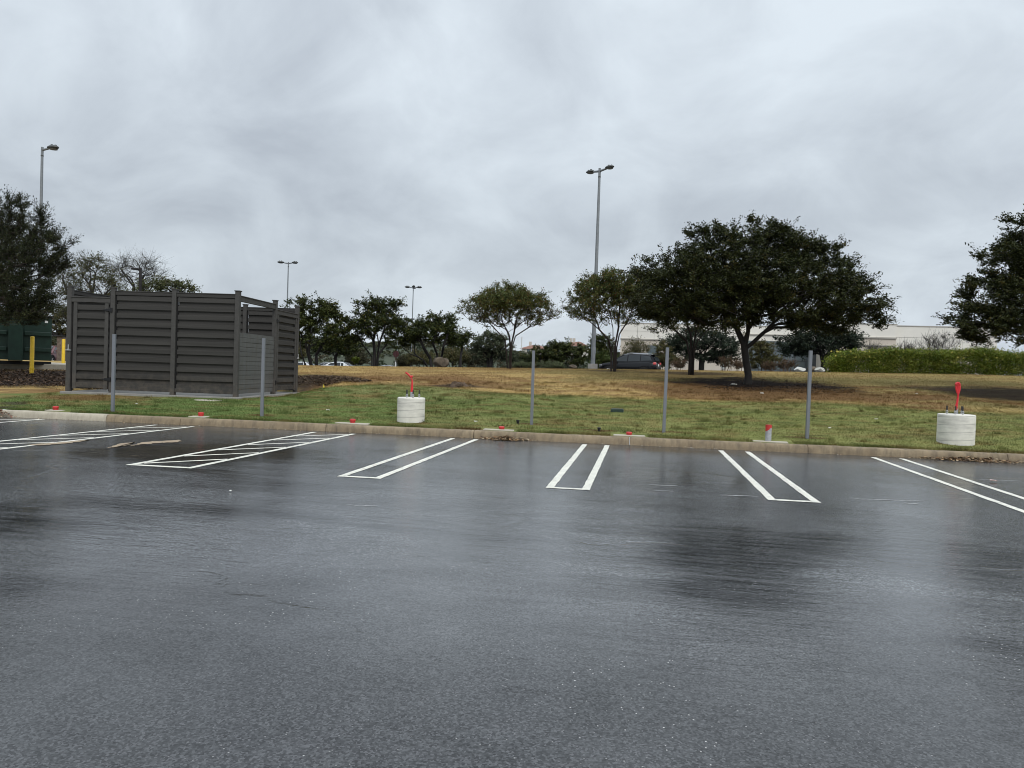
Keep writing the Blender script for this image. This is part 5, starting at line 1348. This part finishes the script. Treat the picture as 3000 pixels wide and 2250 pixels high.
# ------------------------------------------------------------------ cars
def car(name, lab, loc, rz, paint, suv=True, group=None, cat='car'):
    e = empty(name, loc, lab, cat, group, rz); Ln = 4.5; Wd = .92
    # x forward; stations: x, half width, sill z, belt z
    if suv: st = [(-2.22, .80, .42, .92), (-2.12, .87, .34, 1.06), (-1.7, .91, .28, 1.10), (-.8, .92, .25, 1.06), (.2, .92, .25, 1.01), (1.0, .91, .26, .98), (1.35, .90, .28, .98), (1.8, .86, .30, .91), (2.12, .76, .34, .80), (2.26, .60, .42, .66)]
    else: st = [(-2.25, .78, .42, .85), (-2.1, .86, .34, .98), (-1.6, .90, .28, 1.00), (-.8, .91, .22, .96), (.2, .91, .22, .93), (1.0, .90, .24, .91), (1.4, .89, .26, .87), (1.9, .84, .30, .78), (2.2, .7, .36, .68), (2.32, .5, .42, .6)]
    vs = []; fs = []; n = 10
    for (x, w, z0, z1) in st:
        zm = (z0 + z1) / 2
        for (y, z) in [(-w * .85, z0), (-w * .97, z0 + .08), (-w, zm), (-w * .97, z1 - .08), (-w * .90, z1), (w * .90, z1), (w * .97, z1 - .08), (w, zm), (w * .97, z0 + .08), (w * .85, z0)]:
            vs.append((x, y, z))
    for i in range(len(st) - 1):
        for k in range(n): fs.append((i * n + k, i * n + (k + 1) % n, (i + 1) * n + (k + 1) % n, (i + 1) * n + k))
    fs += [tuple(range(n)), tuple(range((len(st) - 1) * n, len(st) * n))]
    m = MB(); m.add(vs, fs)
    # greenhouse frame: roof and pillars as a solid slightly smaller than the glass
    if suv: gr = [(-2.12, .74, 1.12, 1.16), (-1.95, .70, 1.08, 1.50), (-1.70, .66, 1.06, 1.63), (-1.0, .67, 1.04, 1.69), (-.2, .68, 1.02, 1.69), (.25, .68, 1.0, 1.63), (.75, .72, .98, 1.36), (1.30, .80, .96, .99)]
    else: gr = [(-1.7, .76, .98, 1.0), (-1.25, .68, .97, 1.27), (-.8, .62, .96, 1.40), (-.2, .62, .94, 1.45), (.3, .63, .92, 1.41), (.8, .70, .91, 1.17), (1.3, .78, .88, .90)]
    vs = []; fs = []; n = 6
    for (x, wt, z0, z1) in gr:
        wb = .86; t = min(1, max(.0, (z1 - z0) / .6)); w2 = wb + (wt - wb) * t
        for (y, z) in [(-wb, z0 - .02), (-w2, z1 - .05 * t), (-w2 * .8, z1), (w2 * .8, z1), (w2, z1 - .05 * t), (wb, z0 - .02)]: vs.append((x, y, z))
    for i in range(len(gr) - 1):
        for k in range(n): fs.append((i * n + k, i * n + (k + 1) % n, (i + 1) * n + (k + 1) % n, (i + 1) * n + k))
    fs += [tuple(range(n)), tuple(range((len(gr) - 1) * n, len(gr) * n))]
    m.add(vs, fs); body = m.build('body', M[paint], e, smooth=True)

    def side_at(x, z):
        xs = [g_[0] for g_ in gr]; wt = np.interp(x, xs, [g_[1] for g_ in gr]); z0 = np.interp(x, xs, [g_[2] for g_ in gr]); z1 = np.interp(x, xs, [g_[3] for g_ in gr])
        t = min(1, max(0, (z1 - z0) / .6)); w2 = .86 + (wt - .86) * t; u = np.clip((z - z0 + .02) / max(z1 - .05 * t - z0 + .02, .05), 0, 1)
        return .86 + (w2 - .86) * u
    if suv: wins = [[(-1.92, 1.20), (-1.72, 1.50), (-1.05, 1.585), (-1.05, 1.15)], [(-.98, 1.145), (-.98, 1.59), (-.08, 1.585), (-.08, 1.095)], [(.0, 1.09), (.0, 1.58), (.25, 1.53), (.70, 1.30), (1.02, 1.08)]]
    else: wins = [[(-1.35, 1.03), (-1.1, 1.24), (-.62, 1.34), (-.62, 1.01)], [(-.56, 1.0), (-.56, 1.345), (.1, 1.37), (.1, .99)], [(.16, .985), (.16, 1.365), (.3, 1.35), (.72, 1.15), (1.0, .97)]]
    for sgn in (-1, 1):
        for wv in wins:
            m = MB(); vs = [(x, sgn * (side_at(x, z) + .006), z) for x, z in wv] + [(x, sgn * (side_at(x, z) - .02), z) for x, z in wv]; k = len(wv)
            m.add(vs, [tuple(range(k)), tuple(range(2 * k - 1, k - 1, -1))] + [(i, (i + 1) % k, k + (i + 1) % k, k + i) for i in range(k)]); m.build('window', M['carglass'], body)
    m = MB(); q = gr[-2:]; a, b_ = gr[-3], gr[-1]
    m.add([(a[0] + .06, -.56, a[3] - .01), (a[0] + .06, .56, a[3] - .01), (b_[0] - .10, .70, b_[3] + .09), (b_[0] - .10, -.70, b_[3] + .09), (a[0] + .09, -.56, a[3] + .012), (a[0] + .09, .56, a[3] + .012), (b_[0] - .06, .70, b_[3] + .10), (b_[0] - .06, -.70, b_[3] + .10)],
          [(0, 1, 2, 3), (7, 6, 5, 4), (0, 4, 5, 1), (1, 5, 6, 2), (2, 6, 7, 3), (3, 7, 4, 0)]); m.build('windshield', M['carglass'], body)
    if suv:
        m = MB(); m.add([(-1.99, -.58, 1.47), (-1.99, .58, 1.47), (-2.15, .66, 1.18), (-2.15, -.66, 1.18), (-2.02, -.58, 1.48), (-2.02, .58, 1.48), (-2.18, .66, 1.18), (-2.18, -.66, 1.18)], [(3, 2, 1, 0), (4, 5, 6, 7), (0, 1, 5, 4), (1, 2, 6, 5), (2, 3, 7, 6), (3, 0, 4, 7)])
        m.build('rear_window', M['carglass'], body)
        m = MB(); m.box((-1.92, 0, 1.625), (.36, 1.22, .05), bev=.015); m.build('spoiler', M[paint], body)
        for s_ in (-1, 1):
            m = MB(); m.tube([(-1.6, s_ * .60, 1.665), (-1.5, s_ * .60, 1.72), (-.2, s_ * .61, 1.735), (.1, s_ * .61, 1.68)], .018, 8); m.build('roof_rail', M['chrome'], body)
        m = MB(); m.box((-2.235, 0, .55), (.10, 1.5, .22), bev=.03); m.build('rear_bumper', M['gap'], body)
        m = MB(); m.box((-2.225, 0, .86), (.02, .32, .16), bev=.004); m.build('licence_plate', M['white'], body)
    zt = .98 if suv else .86
    for s_ in (-1, 1):
        m = MB(); m.box((-2.10, s_ * .80, zt), (.24, .16, .17), s_ * .35, bev=.03); m.build('tail_light', M['tail'], body)
        m = MB(); m.box((2.06, s_ * .66, .76), (.24, .26, .13), -s_ * .4, bev=.03); m.build('headlight', M['lens'], body)
        m = MB(); m.box((.82, s_ * .98, 1.07), (.12, .18, .13), bev=.03); m.build('mirror', M[paint], body)
        for x in (-1.32, 1.38):
            m = MB(); R = .35; n = 20
            vs = []; fs = []
            for k in range(n + 1):
                a = math.pi * k / n
                for rr_, yy in ((R + .02, .90), (R + .10, .90), (R + .10, .935), (R + .02, .935)): vs.append((x + rr_ * math.cos(a), s_ * yy, .34 + rr_ * math.sin(a)))
            for k in range(n):
                for j in range(4): fs.append((k * 4 + j, k * 4 + (j + 1) % 4, k * 4 + 4 + (j + 1) % 4, k * 4 + 4 + j))
            m.add(vs, fs); m.build('wheel_arch', M['gap'], body)
            m = MB(); vs = []; fs = []
            for (r_, y_) in ((.20, .80), (.33, .79), (.35, .83), (.35, .92), (.33, .945), (.21, .945)):
                for k in range(n): vs.append((x + r_ * math.cos(2 * math.pi * k / n), s_ * y_, .35 + r_ * math.sin(2 * math.pi * k / n)))
            for i in range(5):
                for k in range(n): fs.append((i * n + k, i * n + (k + 1) % n, (i + 1) * n + (k + 1) % n, (i + 1) * n + k))
            m.add(vs, fs); wh = m.build('wheel', M['tyre'], e, smooth=True)
            m = MB(); vs = [(x, s_ * .93, .35)]; 
            for k in range(10):
                a = 2 * math.pi * k / 10; r_ = .21; vs.append((x + r_ * math.cos(a), s_ * (.945 if k % 2 else .90), .35 + r_ * math.sin(a)))
            m.add(vs, [(0, 1 + k, 1 + (k + 1) % 10) for k in range(10)]); m.build('rim', M['chrome'], wh)
    return e


Yc = 57.0; pc = gy(1846, 1040, Yc)
ztop = gy(1846, 1036, Yc)[2]
car('parked_suv', 'black hatchback SUV parked beyond the crest behind a crape myrtle', (pc[0], Yc, ztop - 1.70), math.radians(180 + 0) - math.radians(14), 'carblack')
for (px, ty, Y, rz, pt, lab) in [(893, 1056, 74, .1, 'carwhite', 'white car roof seen between trunks right beside the enclosure'), (958, 1058, 78, 3.3, 'carsilver', 'silver car between the trunks of the first bushy trees'),
                                 (1003, 1056, 76, .0, 'carwhite', 'white car under the low dark tree'), (1140, 1067, 120, .1, 'carsilver', 'distant grey car roof left of the maroon sign')]:
    z = gy(px, ty, Y)[2]; car('parked_car', lab, (gy(px, ty, Y)[0], Y, z - 1.60), rz, pt, False, 'cars parked beyond the crest')
Y = 46; car('parked_car', 'dark red car glimpsed behind the right end of the green container', (gy(138, 1030, Y)[0], Y, gy(150, 1012, Y)[2] - 1.45), math.radians(-70), 'carred', False)

# ------------------------------------------------------------------ building
YB = 96.0
bz = float(far_z(10)) - .1
be = empty('office_building', (gy(2200, 1090, YB)[0], YB, bz), 'long low beige precast building with a glass entrance, behind the oaks', 'building')
bo = np.array([gy(2200, 1090, YB)[0], YB, bz])


def px_x(px, Y): return gy(px, 1080, Y)[0] - bo[0]


def wing(x0, x1, y0, depth, h, bands, name, joint=3.4):
    """precast wall: panels with open joints between them; bands = [(z0, z1, material key)]"""
    e_ = None
    for (z0, z1, mk_) in bands:
        m = MB(); k = max(1, int(round((x1 - x0) / joint))); w = (x1 - x0) / k
        for i in range(k): m.box((x0 + (i + .5) * w, y0 + depth / 2, (z0 + z1) / 2), (w - .035, depth, z1 - z0 - .03))
        o = m.build(name, M[mk_], be); e_ = e_ or o
    m = MB(); m.box(((x0 + x1) / 2, y0 + depth / 2 + .12, h / 2 - .05), (x1 - x0 - .2, depth - .3, h - .25)); m.build('core_wall', M['trim'], be)
    m = MB(); m.box(((x0 + x1) / 2, y0 + depth / 2, h + .04), (x1 - x0 + .12, depth + .12, .10)); m.build('coping', M['trim'], be)
    return e_


def ztop(px, py, Y): return gy(px, py, Y)[2] - bz


yr = -4.0; Yw = YB + yr
hr = ztop(2600, 951, Yw)
xa_, xm, xb_ = px_x(2455, Yw), px_x(2622, Yw), px_x(2903, Yw + 2)
zz_ = [0] + [ztop(2560, p_, Yw) for p_ in (1027, 1012, 987, 985)]
z_b1 = ztop(2520, 1010, Yw); z_b2 = ztop(2520, 987, Yw)
wing(xa_, xm, yr, 14, hr, [(0, z_b1 - .1, 'panel2'), (z_b1, z_b2 - .12, 'panel2'), (z_b2, hr, 'panel')], 'precast_wall', 5.6)
m = MB(); m.box(((xa_ + xm) / 2, yr + 6.9, z_b2 - .06), (xm - xa_ + .05, 14.1, .16)); m.box(((xa_ + xm) / 2, yr + 6.9, z_b1 - .05), (xm - xa_ + .05, 14.1, .10)); m.build('string_course', M['trim'], be)
h2 = hr - .10; zb = ztop(2750, 1022, Yw); zc_ = ztop(2750, 990, Yw)
wing(xm + .08, xb_, yr + .7, 13, h2, [(0, zb - .1, 'panel2'), (zb, zc_, 'panel'), (zc_, h2, 'panel')], 'precast_wall', 4.3)
m = MB(); m.box(((xm + xb_) / 2 + .1, yr + 7.1, zb - .05), (xb_ - xm + .02, 13.1, .12)); m.build('string_course', M['trim'], be)
# left wing
yl = 6.0; Yw = YB + yl; xl0, xl1 = px_x(1815, Yw), px_x(2165, Yw); hl = ztop(1930, 949, Yw)
zl = ztop(1930, 994, Yw); zl2 = ztop(1930, 1012, Yw)
wing(xl0, xl1, yl, 13, hl, [(0, zl - .1, 'panel2'), (zl, (zl + hl) / 2, 'panel'), ((zl + hl) / 2, hl, 'panel')], 'precast_wall', 2.4)
m = MB(); m.box(((xl0 + xl1) / 2, yl + 6.4, zl - .05), (xl1 - xl0 + .06, 13.1, .16)); m.build('string_course', M['trim'], be)
xw = px_x(1912, Yw); m = MB(); m.box((xw, yl - .03, ztop(1912, 1032, Yw)), (1.5, .10, 1.9)); f_ = m.build('window', M['mullion'], be); m = MB(); m.box((xw, yl - .085, ztop(1912, 1032, Yw)), (1.34, .02, 1.74)); m.build('pane', M['glass'], f_)
# glass entrance between the wings
yg = 9.0; Yw = YB + yg; xg0, xg1 = px_x(2160, Yw), px_x(2460, Yw); hg = ztop(2280, 958, Yw); zs = ztop(2250, 1000, Yw)
wing(xg0, xg1, yg - .6, 11, hg, [(zs + .9, hg, 'panel'), (zs, zs + .85, 'panel')], 'precast_wall', 9)
m = MB(); m.box(((xg0 + xg1) / 2, yg + 4.3, zs + .87), (xg1 - xg0 + .06, 10.2, .10)); m.build('string_course', M['trim'], be)
m = MB(); m.box(((xg0 + xg1) / 2, yg - .82, zs / 2), (xg1 - xg0 - .6, .06, zs - .04)); cg = m.build('curtain_wall', M['glass'], be)
m = MB(); k = 9
for i in range(k + 1): m.box((xg0 + .3 + (xg1 - xg0 - .6) * i / k, yg - .90, zs / 2), (.10, .10, zs - .06))
for z in (zs * .28, zs * .52, zs * .77): m.box(((xg0 + xg1) / 2, yg - .885, z), (xg1 - xg0 - .7, .06, .09))
m.build('mullions', M['mullion'], cg)
for px in (2170, 2378, 2425):
    m = MB(); x = px_x(px, Yw); m.box((x, yg - 1.3, zs / 2), (.9 if px != 2378 else .45, .7, zs - .02), bev=.02); m.build('pier', M['panel'] if px != 2378 else M['mullion'], be)

# ------------------------------------------------------------------ wooded hill and its houses
hx = np.linspace(-420, 130, 150); hy = np.linspace(0, 1, 26)
HX, HT = np.meshgrid(hx, hy); HYY = 330 + HT * 260
prof = np.interp(HX, [-420, -330, -250, -190, -150, -120, -95, -60, -20, 10, 60, 130], [16, 22, 17, 15, 19, 12, 12, 12.5, 13, 12, 9, 5])
HZ = .2 + prof * np.sin(np.clip(HT * 1.25, 0, 1) * np.pi / 2) * (1 - sstep(.8, 1, HT)) + (vnoise(HX * .06, HYY * .06, 31, 3) - .5) * 2.0 * np.clip(HT * 4, 0, 1)
nhx, nhy = len(hx), len(hy); ii = (np.arange(nhy - 1)[:, None] * nhx + np.arange(nhx - 1)[None, :]).ravel()
hill = np_mesh('hill', np.stack([HX.ravel(), HYY.ravel(), HZ.ravel()], 1), np.stack([ii, ii + 1, ii + nhx + 1, ii + nhx], 1), mat('hill_ground', (.05, .06, .035), .9, .3, .1, 0), smooth=True)
tag(hill, 'low wooded hill on the horizon', 'hill', kind='structure')
rg = np.random.default_rng(77); n = 1500
wx = rg.uniform(-415, 125, n); wt = rg.uniform(.02, .80, n)
from_x = np.clip(((wx + 420) / 550 * (nhx - 1)).astype(int), 0, nhx - 1); from_t = np.clip((wt * (nhy - 1)).astype(int), 0, nhy - 1); wz = HZ[from_t, from_x]
r = rg.uniform(2.0, 3.6, n); k = np.repeat(np.arange(n), 60); d = rg.normal(0, 1, (len(k), 3)); d /= np.linalg.norm(d, axis=1, keepdims=True); d[:, 2] = np.abs(d[:, 2]) * .9 - .15
C = np.stack([wx, 330 + wt * 260, wz + 1.0], 1)[k] + d * (r[k] * rg.uniform(.75, 1.05, len(k)))[:, None]
V = leaf_mesh(C, 1.25, .75, rg, .3); hc = np.array([[.05, .062, .035], [.04, .05, .03], [.065, .07, .038], [.075, .065, .038]])
c = (hc[rg.integers(0, 4, n)] * rg.uniform(.8, 1.2, (n, 1)))[k] * rg.uniform(.75, 1.25, (len(k), 1))
tag(np_mesh('far_wood', V, np.arange(len(V)).reshape(-1, 4), LEAF, col=np.repeat(c, 4, 0)), 'far off wood covering the hill', 'wood', kind='stuff')


def house(lab, px0, px1, eave, ridge, Y, chim, win, base_px=1045, dep=12):
    a = gy(px0, eave, Y); b_ = gy(px1, eave, Y); w = b_[0] - a[0]; zb = gy((px0 + px1) / 2, base_px, Y)[2]; ze = (a[2] + b_[2]) / 2; zr = gy((px0 + px1) / 2, ridge, Y)[2]
    e = empty('hill_house', ((a[0] + b_[0]) / 2, Y + dep / 2, zb), lab, 'house', 'red roofed houses on the hill'); he_, hr_ = ze - zb, zr - zb
    m = MB(); m.box((0, 0, he_ / 2), (w - 1, dep - 1, he_)); wl = m.build('wall', M['stucco'], e)
    m = MB(); x, y = w / 2 + .3, dep / 2 + .3; rx = w * .16
    m.add([(-x, -y, he_), (x, -y, he_), (x, y, he_), (-x, y, he_), (-rx, 0, hr_), (rx, 0, hr_)], [(0, 1, 5, 4), (1, 2, 5), (2, 3, 4, 5), (3, 0, 4), (3, 2, 1, 0)]); rf = m.build('roof', M['rooftile'], e)
    for cx_ in chim: m = MB(); m.box((w * cx_, -.5, (he_ + hr_) / 2 + .8), (1.3, 1.3, hr_ - he_ + 2.0)); m.build('chimney', M['stucco'], rf)
    for (wx_, wz_, ww, wh) in win:
        m = MB(); m.box((w * wx_, -dep / 2 + .46, he_ * wz_), (ww, .16, wh)); f_ = m.build('window', M['mullion'], wl)
        m = MB(); m.box((w * wx_, -dep / 2 + .36, he_ * wz_), (ww * .86, .05, wh * .9)); m.build('pane', M['glass'], f_)
    return e


house('large white hill house with two chimneys, just left of the tall pole', 1652, 1722, 1013, 1000, 380, [-.25, -.12], [(-.1, .8, 1.4, 1.6), (.2, .8, 1.4, 1.6), (.4, .8, 1.2, 1.6), (-.38, .8, 1.2, 1.6)])
house('red roofed house on the hill left of the thin grey post, partly below the trees', 1524, 1604, 1022, 1010, 385, [-.2], [(.32, .72, 1.6, 2.2), (.42, .72, 1.6, 2.2), (-.2, .72, 1.6, 2)], dep=14)
house('small red roofed house between the two larger houses on the hill', 1618, 1648, 1020, 1011, 372, [], [(0, .7, 1.4, 1.5)], dep=10)

# ------------------------------------------------------------------ light, sky, camera
w = bpy.data.worlds.new('World'); SC.world = w; w.use_nodes = True
nt = w.node_tree; N = nt.nodes; L = nt.links; bg = N['Background']; bg.inputs['Strength'].default_value = .1
sky = N.new('ShaderNodeTexSky'); sky.sky_type = 'NISHITA'; sky.sun_disc = False; SE, SA = math.radians(43), math.radians(152)
sky.sun_elevation = SE; sky.sun_rotation = SA; sky.dust_density = 3
tc = N.new('ShaderNodeTexCoord'); sp = N.new('ShaderNodeSeparateXYZ'); L.new(tc.outputs['Generated'], sp.inputs[0])


def wmath(op, a, b_=None, c=None):
    m = N.new('ShaderNodeMath'); m.operation = op
    for i, x in enumerate((a, b_, c)):
        if x is None: continue
        if isinstance(x, (int, float)): m.inputs[i].default_value = x
        else: L.new(x, m.inputs[i])
    return m.outputs[0]


zc = wmath('MAXIMUM', sp.outputs['Z'], 0.0); dn = wmath('ADD', zc, .55)
cv = N.new('ShaderNodeCombineXYZ'); L.new(wmath('DIVIDE', sp.outputs['X'], dn), cv.inputs[0]); L.new(wmath('DIVIDE', sp.outputs['Y'], dn), cv.inputs[1]); cv.inputs[2].default_value = 3.7


def wnoise(scale, detail, rough, dist, off):
    mp = N.new('ShaderNodeMapping'); mp.inputs['Location'].default_value = off; L.new(cv.outputs[0], mp.inputs['Vector'])
    n = N.new('ShaderNodeTexNoise'); n.inputs['Scale'].default_value = scale; n.inputs['Detail'].default_value = detail; n.inputs['Roughness'].default_value = rough; n.inputs['Distortion'].default_value = dist
    L.new(mp.outputs[0], n.inputs['Vector']); return n.outputs['Fac']


cl = wmath('ADD', wmath('MULTIPLY', wnoise(1.7, 7, .50, .6, (7.7, 3.3, 0)), .54), wmath('MULTIPLY', wnoise(4.6, 6, .55, .5, (4, 2, 1)), .46))
rp = N.new('ShaderNodeValToRGB'); L.new(cl, rp.inputs[0]); E_ = rp.color_ramp.elements
E_[0].position = .38; E_[0].color = (4.9, 5.42, 6.05, 1); E_[1].position = .62; E_[1].color = (7.35, 8.1, 8.75, 1)
g_ = N.new('ShaderNodeMapRange'); g_.interpolation_type = 'SMOOTHSTEP'; g_.inputs['From Min'].default_value = .52; g_.inputs['From Max'].default_value = .98; g_.inputs['To Min'].default_value = 1.0; g_.inputs['To Max'].default_value = 2.6
L.new(zc, g_.inputs['Value'])
hz_ = N.new('ShaderNodeMapRange'); hz_.interpolation_type = 'SMOOTHSTEP'; hz_.inputs['From Min'].default_value = .0; hz_.inputs['From Max'].default_value = .16; hz_.inputs['To Min'].default_value = 1.12; hz_.inputs['To Max'].default_value = 1.0
L.new(zc, hz_.inputs['Value'])
mm = N.new('ShaderNodeMix'); mm.data_type = 'RGBA'; mm.blend_type = 'MULTIPLY'; mm.inputs['Factor'].default_value = 1
L.new(rp.outputs[0], mm.inputs['A']); gv = N.new('ShaderNodeCombineXYZ'); 
gx_ = N.new('ShaderNodeMapRange'); gx_.interpolation_type = 'SMOOTHSTEP'; gx_.inputs['From Min'].default_value = .05; gx_.inputs['From Max'].default_value = .55; gx_.inputs['To Min'].default_value = 1.0; gx_.inputs['To Max'].default_value = 1.28
L.new(wmath('SUBTRACT', sp.outputs['X'], wmath('MULTIPLY', zc, .9)), gx_.inputs['Value'])
ge = N.new('ShaderNodeMapRange'); ge.interpolation_type = 'SMOOTHSTEP'; ge.inputs['From Min'].default_value = .10; ge.inputs['From Max'].default_value = .44; ge.inputs['To Min'].default_value = .92; ge.inputs['To Max'].default_value = 1.10
L.new(zc, ge.inputs['Value'])
gg = wmath('MULTIPLY', wmath('MULTIPLY', wmath('MULTIPLY', g_.outputs[0], hz_.outputs[0]), gx_.outputs[0]), ge.outputs[0])
for i in range(3): L.new(gg, gv.inputs[i])
L.new(gv.outputs[0], mm.inputs['B'])
mx = N.new('ShaderNodeMix'); mx.data_type = 'RGBA'; mx.inputs['Factor'].default_value = .92; L.new(sky.outputs[0], mx.inputs['A']); L.new(mm.outputs['Result'], mx.inputs['B'])
L.new(mx.outputs['Result'], bg.inputs['Color'])
ld = bpy.data.lights.new('sun', 'SUN'); ld.energy = 1.5; ld.angle = math.radians(25); ld.color = (1, .97, .93); lo = bpy.data.objects.new('sun', ld); COL.objects.link(lo)
lo.rotation_euler = (math.pi / 2 - SE, 0, math.pi - SA + math.pi * 0)
sd = Vector((math.sin(SA) * math.cos(SE), math.cos(SA) * math.cos(SE), math.sin(SE))); lo.rotation_euler = sd.to_track_quat('Z', 'Y').to_euler()

cd = bpy.data.cameras.new('camera'); co = bpy.data.objects.new('camera', cd); COL.objects.link(co); SC.camera = co
cd.sensor_fit = 'HORIZONTAL'; cd.sensor_width = 36; cd.lens = F / 3000 * 36; cd.clip_end = 5000; cd.clip_start = .05
co.matrix_world = Matrix(np.block([[RM, CAM[:, None]], [np.zeros((1, 3)), np.ones((1, 1))]]).tolist())
SC.view_settings.view_transform = 'Standard'; SC.view_settings.look = 'None'; SC.view_settings.exposure = 0; SC.view_settings.gamma = 1
SC.cycles.max_bounces = 6; SC.cycles.diffuse_bounces = 3; SC.cycles.glossy_bounces = 3; SC.cycles.transmission_bounces = 3; SC.cycles.transparent_max_bounces = 4
SC.cycles.use_denoising = True; SC.cycles.pixel_filter_type = 'BLACKMAN_HARRIS'; SC.cycles.filter_width = 1.0
